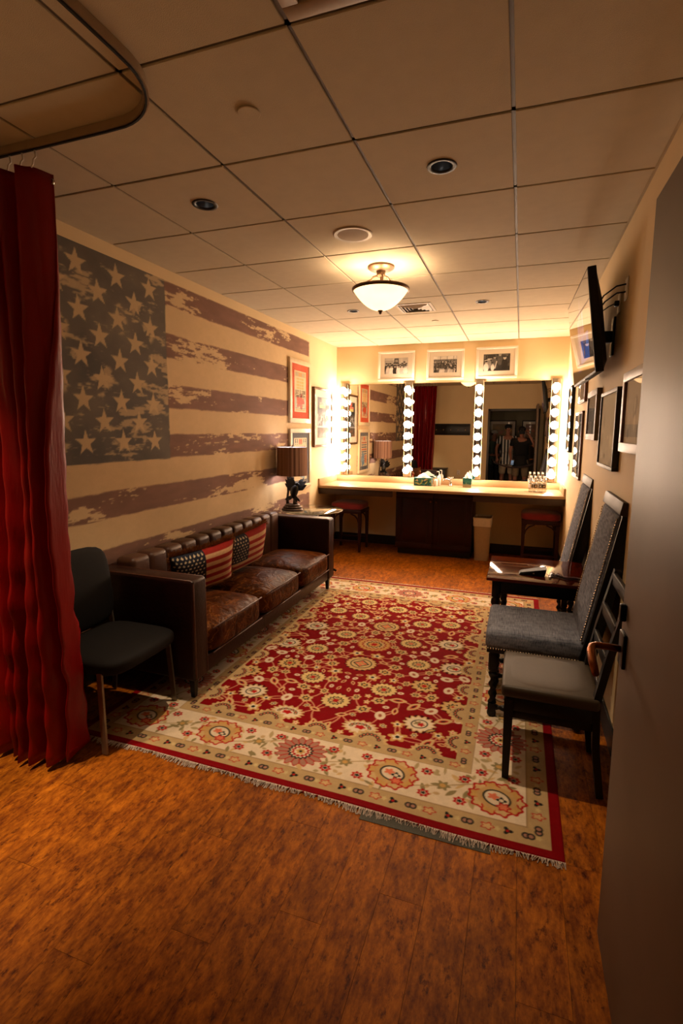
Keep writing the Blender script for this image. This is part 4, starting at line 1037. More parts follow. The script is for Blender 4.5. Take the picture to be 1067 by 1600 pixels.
def right_frame(label, y0, y1, z0, z1, d, mframe, bw, tone, mg=.0, seed=1, matted=None):
    w, h = y1-y0, z1-z0
    t = thing('framed_picture', label, 'picture', group='framed pictures on the right wall'); P = shift_origin(t, on_right(y1, z0))
    c = art_canvas(w-2*(bw+mg), h-2*(bw+mg), 60, tone); R = random.Random(seed)
    for k in range(26): 
        v = R.uniform(.75, 1.15); c.flower(R.uniform(0, c.us[-1]), R.uniform(0, c.vs[-1]*.7), R.uniform(.01, .05), R.uniform(.01, .06), tuple(min(1, x*v) for x in tone))
    frame_parts(t, w, h, bw, d, mframe, mg, c, P, mmat=matted)
right_frame('brown framed pale print partly hidden by the open door', .93, 1.40, 1.52, 1.905, .045, m_brownframe, .045, (.86, .85, .78), seed=1)
right_frame('black sided frame with blank pale print next to the brown frame', 1.62, 2.20, 1.40, 1.862, .034, m_darkframe, .022, (.86, .86, .78), seed=2)
right_frame('small grey wood framed dusky picture beneath the television', 2.41, 2.93, 1.558, 1.92, .034, m_greyframe, .045, (.30, .27, .24), seed=3)
right_frame('tall brown framed dark picture reflecting the vanity bulbs', 3.36, 3.93, 1.19, 1.80, .020, m_brownframe, .022, (.16, .16, .16), seed=4)
right_frame('small brown framed picture right under the far end of the television', 3.25, 3.78, 1.872, 2.07, .024, m_brownframe, .028, (.45, .38, .30), seed=5)
right_frame('thin dark framed picture nearest the mirror on the right wall', 4.30, 4.66, 1.40, 2.10, .036, m_black_plastic, .018, (.62, .54, .38), seed=6)
sw = thing('light_switch', 'small switch plate on right wall near the mirror', 'switch', (XR, 4.52, 1.255)); MB().rbox(-.008, -.001, -.037, .037, -.058, .058, .002).build('plate', m_cream_plastic, sw, SM); MB().rbox(-.014, -.006, -.006, .006, -.014, .014, .002).build('toggle', m_black_plastic, sw, SM)

# ================================================================== VANITY
CZ, CY = .888, 4.665
vc = thing('vanity_counter', 'long beige laminate vanity counter with low backsplash along the back wall', 'counter', (-.31, 5.0, 0))
def VB(x0, x1, y0, y1, z0, z1, r=.003): return MB().rbox(x0+.31, x1+.31, y0-5.0, y1-5.0, z0, z1, r)
VB(XL+.002, XR-.002, CY, YB-.002, CZ-.036, CZ, .006).build('worktop', m_counter, vc, SM)
VB(XL+.002, XR-.002, YB-.024, YB-.002, CZ+.0005, CZ+.088).build('backsplash', m_counter, vc, SM)
VB(XL+.002, XL+.024, CY+.004, YB-.026, CZ+.0005, CZ+.088).build('side_splash', m_counter, vc, SM)
VB(XR-.024, XR-.002, CY+.004, YB-.026, CZ+.0005, CZ+.088).build('side_splash', m_counter, vc, SM)
VB(XL+.002, -.815, CY+.02, CY+.045, CZ-.115, CZ-.037).build('apron', m_apron, vc, SM); VB(.185, XR-.002, CY+.02, CY+.045, CZ-.115, CZ-.037).build('apron', m_apron, vc, SM)
MB().lathe([(.21, CZ+.0008), (.205, CZ+.003), (.198, CZ+.0008)], 40, T(.13, .10, 0), ell=.66, caps=False).build('basin_rim', m_counter, vc, True)
vb = thing('vanity_cabinet', 'dark mahogany two door cabinet under the counter', 'cabinet', (-.315, 5.08, 0))
X0, X1, YC0, YC1 = -.495, .485, -.20, .26
MB().rbox(X0, X1, YC0, YC1, .085, CZ-.038, .003).build('body', m_mahog, vb, SM); MB().box(X0+.02, X1-.02, YC0+.06, YC1, 0, .085).build('toe_kick', m_base, vb)
for a, b in ((X0+.012, -.008), (.002, X1-.012)):
    d = MB(); yf = YC0-.018
    z0, z1, fw_ = .10, CZ-.055, .065
    d.rbox(a, b, yf, YC0-.001, z0, z0+fw_, .002).rbox(a, b, yf, YC0-.001, z1-fw_, z1, .002).rbox(a, a+fw_, yf, YC0-.001, z0+fw_, z1-fw_, .002).rbox(b-fw_, b, yf, YC0-.001, z0+fw_, z1-fw_, .002)
    d.box(a+fw_-.002, b-fw_+.002, YC0-.010, YC0-.001, z0+fw_-.002, z1-fw_+.002)
    d.rbox(a+fw_+.02, b-fw_-.02, YC0-.014, YC0-.009, z0+fw_+.02, z1-fw_-.02, .003)
    dd = d.build('cabinet_door', m_mahog, vb, SM)
    kx = b-.03 if a < -.1 else a+.03
    MB().lathe([(.005, 0), (.005, .012), (.012, .018), (.010, .026), (0, .027)], 12, T(kx, YC0-.018, .72, rx=PI/2)).build('knob', m_bronze, dd, True)
# mirror and light strips
mr = thing('vanity_mirror', 'wide frameless wall mirror between the strips of globe bulbs', 'mirror', (-.31, YB, .978))
MB().box(XL+.075+.31, 1.13+.31, -.008, -.001, 0, 1.272).build('mirror_glass', m_mirror, mr)
m_bulb = emis('globe_bulb_glow', VAN, E_VANITY)
m_stripchrome = mat('strip_chrome', (.62, .60, .57), .12, metal=1.0, var=.03)
m_stripedge = mat('strip_edge', (.80, .70, .55), .3, metal=.8, var=.05)
bulb_me = MB().lathe([(0, -.046), (.020, -.042), (.036, -.029), (.0445, -.010), (.046, .004), (.042, .020), (.030, .035), (.018, .045), (.0135, .05)], 16, T(rx=PI/2) @ T(rx=PI), caps=False).mesh('bulb'); bulb_me.materials.append(m_bulb); bulb_me.shade_smooth()
sock_me = MB().lathe([(.020, .0), (.020, .018), (.015, .020)], 14, T(rx=PI/2)).mesh('socket'); sock_me.materials.append(m_stripchrome)
for x, lab in ((-1.692, 'column of lit globe bulbs at the left end of the mirror'), (-.770, 'column of lit globe bulbs second from the left corner'), (.158, 'column of lit globe bulbs third from the left corner'), (1.076, 'column of lit globe bulbs nearest the right wall')):
    s = thing('vanity_light_strip', lab, 'light strip', (x, YB-.0085, .985), 0, 'globe light strips on the mirror')
    MB().rbox(-.054, .054, -.030, 0, 0, 1.285, .002).build('housing', m_stripchrome, s, SM)
    for sx in (-.054, .049): MB().box(sx, sx+.005, -.033, -.001, 0, 1.285).build('edge_trim', m_stripedge, s)
    for k in range(8):
        z = .092+.1555*k
        o = link(bpy.data.objects.new('socket', sock_me), s); o.location = (0, -.030, z)
        o = link(bpy.data.objects.new('bulb', bulb_me), s); o.location = (0, -.098, z)
# stools
def stool(label, x, y):
    t = thing('vanity_stool', label, 'stool', (x, y, 0), 0, 'red stools under the counter')
    w, d, h = .45, .40, .655
    MB().soft(0, 0, h-.045, w, d, .095, p=5, n=8, top=.02).build('seat', m_red, t, True)
    MB().rbox(-w/2+.01, w/2-.01, -d/2+.01, d/2-.01, h-.135, h-.088, .004).build('seat_rail', m_stoolwood, t, SM)
    for sx in (-1, 1):
        for sy in (-1, 1):
            MB().lathe([(.020, 0), (.030, h-.14)], 4, T(sx*(w/2-.035), sy*(d/2-.035), 0, rz=PI/4)).build('leg', m_stoolwood, t)
    for sy in (-1, 1):
        b = MB()
        for sx in (-1, 1): b.bar([(sx*(w/2-.05), sy*(d/2-.03), h-.26), (sx*(w/2-.065), sy*(d/2-.03), h-.205), (sx*(w/2-.10), sy*(d/2-.03), h-.165), (sx*(w/2-.16), sy*(d/2-.03), h-.14)], .014, .018, up=(0, 1, 0))
        b.build('bracket', m_stoolwood, t)
    for sy in (-1, 1): MB().rbox(-w/2+.05, w/2-.05, sy*(d/2-.035)-.01, sy*(d/2-.035)+.01, .13, .155, .003).build('stretcher', m_stoolwood, t, SM)
stool('red seated wooden stool at the left end of the counter', -1.46, 4.93)
stool('red seated wooden stool beside the waste bin at the right end', .965, 4.98)
# waste bin
wb = thing('waste_bin', 'tall beige plastic waste bin with liner beside the cabinet', 'bin', (.293, 5.0, 0))
def rrect(hx, hy, r, n=4):
    out = []
    for cx, cy, a0 in ((hx-r, hy-r, 0), (-hx+r, hy-r, PI/2), (-hx+r, -hy+r, PI), (hx-r, -hy+r, 1.5*PI)):
        for k in range(n+1): a = a0+PI/2*k/n; out.append((cx+r*math.cos(a), cy+r*math.sin(a)))
    return out
def loft(rings, cap0=True, cap1=False):
    b = MB(); v = []; f = []; n = len(rings[0][0])
    for ring, z in rings: v += [(x, y, z) for x, y in ring]
    for i in range(len(rings)-1):
        for k in range(n): f.append((i*n+k, i*n+(k+1) % n, (i+1)*n+(k+1) % n, (i+1)*n+k))
    if cap0: f.append(tuple(reversed(range(n))))
    if cap1: f.append(tuple((len(rings)-1)*n+k for k in range(n)))
    return b.add(v, f)
loft([(rrect(.085, .11, .03), 0), (rrect(.108, .14, .035), .53), (rrect(.103, .135, .033), .53), (rrect(.082, .107, .03), .01)]).build('tub', m_bin, wb, SM)
loft([(rrect(.1115, .143, .036), .44), (rrect(.1135, .146, .036), .50), (rrect(.117, .149, .037), .548), (rrect(.105, .137, .034), .552), (rrect(.100, .132, .033), .46)], False).build('liner_bag', m_liner, wb, SM)
# tissue boxes
def tissue(label, x, y, w, d, h, kind):
    t = thing('tissue_box', label, 'tissue box', (x, y, CZ+.0005), .06 if kind else -.05, 'tissue boxes on the counter')
    for nm, (ox, oy, ux, uy, ln) in dict(front=(-w/2, -d/2, 1, 0, w), right=(w/2, -d/2, 0, 1, d), back=(w/2, d/2, -1, 0, w), left=(-w/2, d/2, 0, -1, d)).items():
        c = Canvas(np.linspace(0, ln, 40), np.linspace(0, h, 26), (.15, .38, .40)); R = random.Random(ord(nm[0])+kind)
        if kind == 0:
            for k in range(34): c.leaf(R.uniform(0, ln), R.uniform(0, h), R.uniform(.012, .03), R.uniform(.006, .012), R.uniform(0, PI), R.choice(((.10, .22, .30), (.62, .66, .40), (.75, .62, .52), (.20, .50, .52), (.10, .30, .26))))
        else:
            tcol = sstep(.01, h*.75, c.vs)[:, None, None]; c.img[:] = np.array((.66, .62, .52))*(1-tcol)+np.array((.16, .46, .48))*tcol
            for k in range(8): c.flower(R.uniform(0, ln), R.uniform(h*.4, h), .014, .012, (.10, .36, .40), n=5, amp=.3)
        flat_print('side_panel', c, (ox, oy, 0), (ux, uy, 0), (0, 0, 1), m_print, t)
    MB().box(-w/2, w/2, -d/2, d/2, h-.0015, h).build('top_panel', mat('tissue_top', (.16, .40, .42), .6, var=.2, scale=60), t)
    MB().box(-w/2+.001, w/2-.001, -d/2+.001, d/2-.001, 0, .002).build('bottom_panel', m_matboard, t)
    nu, nv = 14, 10; v = []; f = []; R = random.Random(kind)
    tw, tdp, th = w*.78, d*.7, (.065 if kind == 0 else .075)
    for j in range(nv):
        for i in range(nu):
            a = 2*PI*i/nu; q = 1-j/(nv-1); q = q**.8
            v.append((tw/2*math.cos(a)*q*(1+.16*math.sin(3*a+j)), tdp/2*math.sin(a)*q*(1+.25*math.sin(5*a+j*.7)), h+.0005+th*(1-q**1.2)+.004*math.sin(4*a)*(q < .95)*q))
    for j in range(nv-1):
        for i in range(nu): f.append((j*nu+i, j*nu+(i+1) % nu, (j+1)*nu+(i+1) % nu, (j+1)*nu+i))
    MB().add(v, f).build('tissue', m_paper, t, True)
tissue('long teal floral tissue box left of the faucet', -.515, 5.20, .235, .12, .105, 0)
tissue('small cube teal tissue box right of the faucet', .058, 5.22, .112, .112, .12, 1)
# faucet, soap
fc = thing('faucet', 'chrome lever faucet behind the basin', 'faucet', (-.165, 5.28, CZ))
MB().lathe([(.030, .0005), (.030, .008), (.020, .012), (.018, .06), (.020, .065)], 18).build('base', m_chrome, fc, True)
MB().tube([(0, 0, .05), (-.02, -.02, .085), (-.05, -.05, .095), (-.075, -.075, .085), (-.085, -.085, .07)], [.012, .011, .010, .010, .010], 10).build('spout', m_chrome, fc, True)
MB().tube([(0, 0, .065), (.005, -.005, .09), (.012, -.02, .115)], [.016, .010, .007], 10).build('lever', m_chrome, fc, True)
def soap(label, x, y, h):
    so = thing('soap_dispenser', label, 'dispenser', (x, y, CZ+.0005))
    MB().lathe([(.022, 0), (.024, .004), (.024, h*.6), (.018, h*.68), (.008, h*.72), (.008, h*.76)], 18).build('bottle', m_white, so, True)
    MB().tube([(0, 0, h*.75), (0, 0, h*.98), (-.006, -.006, h), (-.026, -.022, h*.985)], [.006, .005, .006, .005], 8).build('pump', m_white, so, True)
soap('white pump soap bottle between the tissue box and the faucet', -.315, 5.25, .19)
soap('short white pump bottle in front of the taller soap bottle', -.345, 5.17, .125)
# water bottles
bt = thing('water_bottle', 'clear water bottle with black and white label in the pack on the counter', 'bottle', (0, 0, 0), 0, 'water bottles on the counter')
MB().lathe([(.022, 0), (.025, .006), (.025, .045), (.0235, .05), (.0235, .10), (.025, .105), (.024, .13), (.012, .165), (.011, .175)], 14).build('body', m_bottleglass, bt, True)
MB().lathe([(.0125, .172), (.0125, .187), (.0, .188)], 12).build('cap', m_white, bt, SM)
lb = Canvas(np.linspace(0, 1, 33), np.linspace(0, 1, 9), (.85, .83, .80)); lb.rect(.05, .30, .05, .95, (.06, .05, .05)); lb.rect(.5, .78, .05, .95, (.08, .06, .06)); lb.rect(.12, .2, .3, .7, (.8, .8, .8)); lb.rect(.58, .7, .3, .7, (.7, .6, .5))
th_ = lb.us*2*PI; P_ = np.stack([np.broadcast_to(.0255*np.cos(th_), (9, 33)), np.broadcast_to(.0255*np.sin(th_), (9, 33)), np.broadcast_to((.052+.046*lb.vs)[:, None], (9, 33))], -1)
mesh_obj('bottle_label', grid_mesh('bottle_label', P_, lb.img), m_print, bt, True)
first = True
for j in range(3):
    for i in range(4):
        o = bt if first else copy_tree(bt); first = False
        o.location = (.835+.052*i, 4.98+.053*j, CZ+.0005); o.rotation_euler = (0, 0, random.uniform(0, 6))

# ================================================================== CHAIRS AND TABLE ON THE RIGHT
m_rail = mat('top_rail_wood', (.22, .19, .165), .5, var=.2, scale=18, stretch=(1, .2, 1), spec=.25)
def high_chair(loc, label):
    """faces -X; origin on the floor under the seat centre"""
    c = thing('high_back_chair', label, 'chair', loc, 0, 'grey high back chairs')
    w, d, sh = .48, .50, .52           # along Y, along X, seat height
    xf, xb = -.25, .27
    se = MB().rbox(xf-.004, xb-.004, -w/2, w/2, sh-.118, sh-.006, .030, 4).soft(0.005, 0, sh-.03, .46, w-.06, .05, p=3, n=8).build('seat', m_grey, c, True)
    MB().rbox(xf+.005, xb-.01, -w/2+.006, w/2-.006, sh-.135, sh-.105, .003).build('seat_rail', m_blackwood, c, SM)
    nh = MB()
    for k in range(34): nh.lathe([(.0045, 0), (.003, .003), (0, .004)], 6, T(xf+.004, -w/2+.012+(w-.024)*k/33, sh-.108, ry=-PI/2))
    for k in range(36):
        for sg in (-1, 1): nh.lathe([(.0045, 0), (.003, .003), (0, .004)], 6, T(xf+.012+.50*k/35, sg*(w/2-.001), sh-.108, rx=-sg*PI/2*-1 if sg < 0 else -PI/2))
    nh.build('nailheads', m_nail, se, True)
    # raked back
    ang = math.radians(10.8); L = .80; bw = .53
    M = T(.250, 0, sh-.045, ry=ang)
    b = MB().rbox(-.030, .020, -bw/2+.024, bw/2-.024, .03, L-.070, .014, 3, M).soft(-.012, 0, .39, .052, bw-.08, .66, p=4, n=8, M=M); bk = b.build('backrest', m_grey, c, SM)
    for sg in (-1, 1): MB().rbox(-.018, .056, sg*bw/2-.026*(sg > 0), sg*bw/2+.026*(sg < 0), -.06, L-.045, .004, 2, M).build('back_post', m_blackwood, c, SM)
    MB().rbox(-.034, .058, -bw/2-.003, bw/2+.003, L-.068, L, .006, 2, M).build('top_rail', m_rail, c, SM)
    MB().box(.036, .044, -bw/2+.028, bw/2-.028, .02, L-.06, M).build('back_panel', m_blackfab, bk)
    nb = MB()
    for k in range(46):
        for sg in (-1, 1): nb.lathe([(.0062, 0), (.0042, .004), (0, .0055)], 6, M @ T(-.031, sg*(bw/2-.031), .045+.66*k/45, ry=-PI/2))
    nb.build('nailheads', m_nail, bk, True)
    # turned legs with barley twist
    for sx in (-1, 1):
        for sy in (-1, 1):
            x, y = (xf+.045, xb-.03)[sx > 0], sy*(w/2-.045)
            l = MB().lathe([(.020, 0), (.026, .008), (.026, .02), (.022, .025)], 12, T(x, y, 0)).rbox(x-.022, x+.022, y-.022, y+.022, .022, .075, .003)
            l.twist(.165, .019, M=T(x, y, .075), n=12); l.lathe([(.024, .24), (.028, .25), (.020, .262), (.026, .275)], 12, T(x, y, 0)); l.rbox(x-.023, x+.023, y-.023, y+.023, .275, sh-.13, .003)
            l.build('leg', m_blackwood, c, SM)
    for sy in (-1, 1): MB().twist(xb-xf-.12, .014, M=T(xf+.067, sy*(w/2-.045), .05, ry=PI/2)).build('stretcher', m_blackwood, c, SM)
    MB().twist(w-.134, .014, M=T(.01, -w/2+.067, .05, rx=-PI/2)).build('stretcher', m_blackwood, c, SM)
    MB().twist(w-.134, .014, M=T(xf+.045, -w/2+.067, .30, rx=-PI/2)).build('stretcher', m_blackwood, c, SM)
    return c
high_chair((.815, 1.545, .009), 'grey high back chair nearest the camera, between black chair and table')
high_chair((.83, 2.80, .009), 'grey high back chair farther away, behind the wooden side table')
def side_table():
    t = thing('side_table', 'dark reddish wooden side table between the two grey chairs', 'table', (.84, 2.155, .009))
    w, d, h = .63, .62, .66
    MB().rbox(-w/2, w/2, -d/2, d/2, h-.022, h, .005, 2).build('table_top', m_tabletop, t, SM)
    for sy in (-1, 1): MB().rbox(-w/2+.05, w/2-.05, sy*(d/2-.06)-.01, sy*(d/2-.06)+.01, h-.115, h-.022, .003).build('apron', m_blackwood, t, SM)
    for sx in (-1, 1): MB().rbox(sx*(w/2-.06)-.01, sx*(w/2-.06)+.01, -d/2+.07, d/2-.07, h-.115, h-.022, .003).build('apron', m_blackwood, t, SM)
    for sx in (-1, 1):
        for sy in (-1, 1):
            x, y = sx*(w/2-.06), sy*(d/2-.06)
            l = MB().rbox(x-.025, x+.025, y-.025, y+.025, h-.14, h-.023, .003).lathe([(.020, 0), (.027, .01), (.024, .03)], 12, T(x, y, 0)).rbox(x-.025, x+.025, y-.025, y+.025, .03, .13, .003)
            l.lathe([(.02, .13), (.027, .14), (.018, .15)], 12, T(x, y, 0)).twist(.30, .019, M=T(x, y, .15)).lathe([(.018, .45), (.03, .475), (.027, .50), (.018, .515), (.026, h-.14)], 12, T(x, y, 0))
            l.build('leg', m_blackwood, t, SM)
    for sy in (-1, 1): MB().twist(w-.17, .015, M=T(-w/2+.085, sy*(d/2-.06), .08, ry=PI/2)).build('stretcher', m_blackwood, t, SM)
    ph = thing('telephone_handset', 'black wedge shaped handset with coiled cord on the wooden table', 'handset', (.81, 2.02, h+.009))
    MB().add([(-.085, -.035, .001), (.075, -.045, .001), (.075, .05, .001), (-.085, .04, .001), (-.075, -.028, .016), (.085, -.045, .052), (.085, .05, .052), (-.075, .034, .016)],
             [(3,2,1,0),(4,5,6,7),(0,1,5,4),(1,2,6,5),(2,3,7,6),(3,0,4,7)]).build('body', m_black_plastic, ph)
    MB().rbox(.0, .012, -.050, -.040, .014, .022, .002).build('button', m_chrome, ph, SM)
    pts = []
    for k in range(260):
        a = k/260; an = k*.62
        pts.append((.115+.17*a, -.02-.05*a+.012*math.sin(a*9), .012+.009*math.sin(an)))
        pts[-1] = (pts[-1][0]+.002*math.cos(an), pts[-1][1]+.009*math.cos(an), pts[-1][2])
    MB().tube([(.08, 0, .02), (.10, -.01, .006)]+pts, .0022, 5).build('coiled_cord', m_black_plastic, ph, True)
side_table()
def black_chair():
    c = thing('dining_chair', 'low black wooden chair with olive vinyl seat next to the door', 'chair', (.875, 1.01, .009))
    w, d, sh = .40, .40, .465
    MB().rbox(-.21, .20, -.20, .20, sh-.062, sh-.006, .016, 3).soft(-.005, 0, sh-.02, .37, .36, .04, p=3.5, n=8).build('seat', m_vinyl, c, True)
    MB().rbox(-.19, .18, -w/2+.012, w/2-.012, sh-.125, sh-.060, .004).build('seat_rail', m_blackwood, c, SM)
    for sy in (-1, 1):
        MB().lathe([(.021, 0), (.030, sh-.07)], 4, T(-.175, sy*(w/2-.028), 0, rz=PI/4)).build('leg', m_blackwood, c)
        MB().bar([(.225, sy*(w/2-.028), 0), (.195, sy*(w/2-.028), .22), (.185, sy*(w/2-.028), .44), (.225, sy*(w/2-.028), .66), (.29, sy*(w/2-.028), .95)], .030, .036, up=(0, 1, 0)).build('back_post', m_blackwood, c, SM)
    for z, x in ((.62, .215), (.76, .243), (.91, .278)): MB().rbox(x-.010, x+.010, -w/2+.03, w/2-.03, z-.03, z+.03, .005).build('back_slat', m_blackwood, c, SM)
    for sy in (-1, 1): MB().rbox(-.17, .19, sy*(w/2-.03)-.010, sy*(w/2-.03)+.010, sh-.165, sh-.12, .003).build('side_rail', m_blackwood, c, SM)
black_chair()

# ================================================================== TELEVISION
def television():
    tv = thing('television', 'flat television tilted on a wall arm above the grey chairs', 'television', (1.027, 2.265, 2.244), 0)
    # local: screen in YZ plane facing -X
    M = T(rz=.018) @ T(ry=-.132)
    w, h = 1.02, .585
    MB().rbox(.0005, .046, -w/2, w/2, -h/2, h/2, .004, 2, M).build('bezel', m_black_plastic, tv, SM)
    MB().add([(.045, -w/2+.005, -h/2+.01), (.045, w/2-.005, -h/2+.01), (.045, w/2-.005, h/2-.03), (.045, -w/2+.005, h/2-.03), (.080, -w/2+.10, -h/2+.07), (.080, w/2-.10, -h/2+.07), (.080, w/2-.10, h/2-.18), (.080, -w/2+.10, h/2-.18)],
             [(3,2,1,0),(4,5,6,7),(0,1,5,4),(1,2,6,5),(2,3,7,6),(3,0,4,7)], M).build('back_cover', m_black_plastic, tv)
    m = bpy.data.materials.new('tv_screen'); m.use_nodes = True; nt = m.node_tree; b = nt.nodes['Principled BSDF']
    b.inputs['Base Color'].default_value = (.006, .006, .007, 1); b.inputs['Roughness'].default_value = .03; b.inputs['Specular IOR Level'].default_value = .9; b.inputs['Coat Weight'].default_value = 1.0; b.inputs['Coat IOR'].default_value = 1.9; b.inputs['Coat Roughness'].default_value = .02
    a = nd(nt, 'ShaderNodeVertexColor', layer_name='Col'); nz = nd(nt, 'ShaderNodeTexNoise'); nz.inputs['Scale'].default_value = 40
    mx = nd(nt, 'ShaderNodeVectorMath', operation='SCALE'); nt.links.new(a.outputs['Color'], mx.inputs[0]); mrn = nd(nt, 'ShaderNodeMapRange'); mrn.inputs[3].default_value = .9; mrn.inputs[4].default_value = 1.1
    nt.links.new(nz.outputs['Fac'], mrn.inputs[0]); nt.links.new(mrn.outputs[0], mx.inputs['Scale']); nt.links.new(mx.outputs[0], b.inputs['Emission Color']); b.inputs['Emission Strength'].default_value = 1.1
    # what the set shows: dim blue interface with a lit picture window
    bz = .012; c = Canvas(np.linspace(0, w-2*bz, 120), np.linspace(0, h-2*bz, 70), (.02, .02, .03)); R = random.Random(6); W_, H_ = w-2*bz, h-2*bz
    for k in range(26):
        x = W_*R.uniform(.30, .62); y0 = R.uniform(.35, .50)*H_; y1 = y0+H_*R.uniform(.12, .42)*(1-abs(x/W_-.42)*1.6); c.rect(x, x+W_*.009, y0, y1, (.36, .36, .62))
    c.rect(W_*.14, W_*.52, H_*.16, H_*.46, (.10, .32, .62)); c.rect(W_*.02, W_*.14, H_*.18, H_*.44, (.16, .14, .15))
    for k in range(9): c.flower(W_*R.uniform(.16, .5), H_*R.uniform(.2, .42), .02, .035, R.choice(((.20, .18, .22), (.30, .48, .75), (.38, .24, .24))))
    for k in range(14): x = W_*R.uniform(.5, .66); c.rect(x, x+W_*.008, H_*.1, H_*R.uniform(.3, .5), (.30, .30, .50))
    P = np.zeros((70, 120, 3)); U, V = np.meshgrid(c.us-W_/2, c.vs-H_/2)
    A3 = np.array(M.to_3x3()); P[..., 0] = -.0006; P[..., 1] = U; P[..., 2] = V
    mesh_obj('screen', grid_mesh('screen', P @ A3.T, c.img), m, tv)
    MB().box(-.001, .028, -.10, .0, -h/2-.004, -h/2+.001, M).build('indicator_bar', m_black_metal, tv)
    mo = thing('tv_wall_mount', 'black articulated wall bracket holding the television', 'bracket', (XR, 2.10, 2.20))
    MB().rbox(-.014, -.001, -.045, .045, -.115, .115, .003).build('wall_plate', m_black_metal, mo, SM)
    MB().rbox(-.075, -.012, -.028, .028, -.035, .035, .006).build('knuckle', m_black_metal, mo, SM)
    MB().tube([(-.05, 0, 0), (-.075, .04, .005), (-.10, .10, .015)], .018, 8).build('arm', m_black_metal, mo, True)
    MB().rbox(-.104, -.092, .03, .23, -.08, .09, .004).build('mounting_plate', m_black_metal, mo, SM)
    pl = thing('cable_plate', 'white wall plate where the television cables enter', 'wall plate', (XR, 1.76, 2.40)); MB().rbox(-.007, -.001, -.037, .037, -.058, .058, .002).build('plate', m_white, pl, SM)
    ol = thing('power_outlet', 'white power outlet plate beside the television bracket', 'outlet', (XR, 1.97, 2.37)); MB().rbox(-.007, -.001, -.037, .037, -.058, .058, .002).build('plate', m_white, ol, SM); MB().rbox(-.03, -.006, -.015, .015, -.015, .015, .003).build('plug', m_black_plastic, ol, SM)
    ca = MB()
    ca.tube([(XR-.008, 1.76, 2.425), (XR-.05, 1.79, 2.425), (XR-.10, 1.88, 2.40), (XR-.135, 1.98, 2.34), (XR-.13, 2.05, 2.27), (XR-.11, 2.10, 2.22)], .0045, 6)
    ca.tube([(XR-.008, 1.765, 2.385), (XR-.045, 1.80, 2.39), (XR-.09, 1.90, 2.37), (XR-.125, 1.99, 2.32), (XR-.122, 2.05, 2.26), (XR-.10, 2.09, 2.22)], .0045, 6)
    ca.v = [tuple(Vector(v)-Vector((XR, 1.76, 2.40))) for v in ca.v]; ca.build('cable', m_black_plastic, pl, True)
    cb = MB().tube([(XR-.03, 1.97, 2.37), (XR-.06, 1.97, 2.355), (XR-.10, 2.0, 2.33), (XR-.122, 2.03, 2.28)], .0035, 6); cb.v = [tuple(Vector(v)-Vector((XR, 1.97, 2.37))) for v in cb.v]; cb.build('cable', m_black_plastic, ol, True)
television()

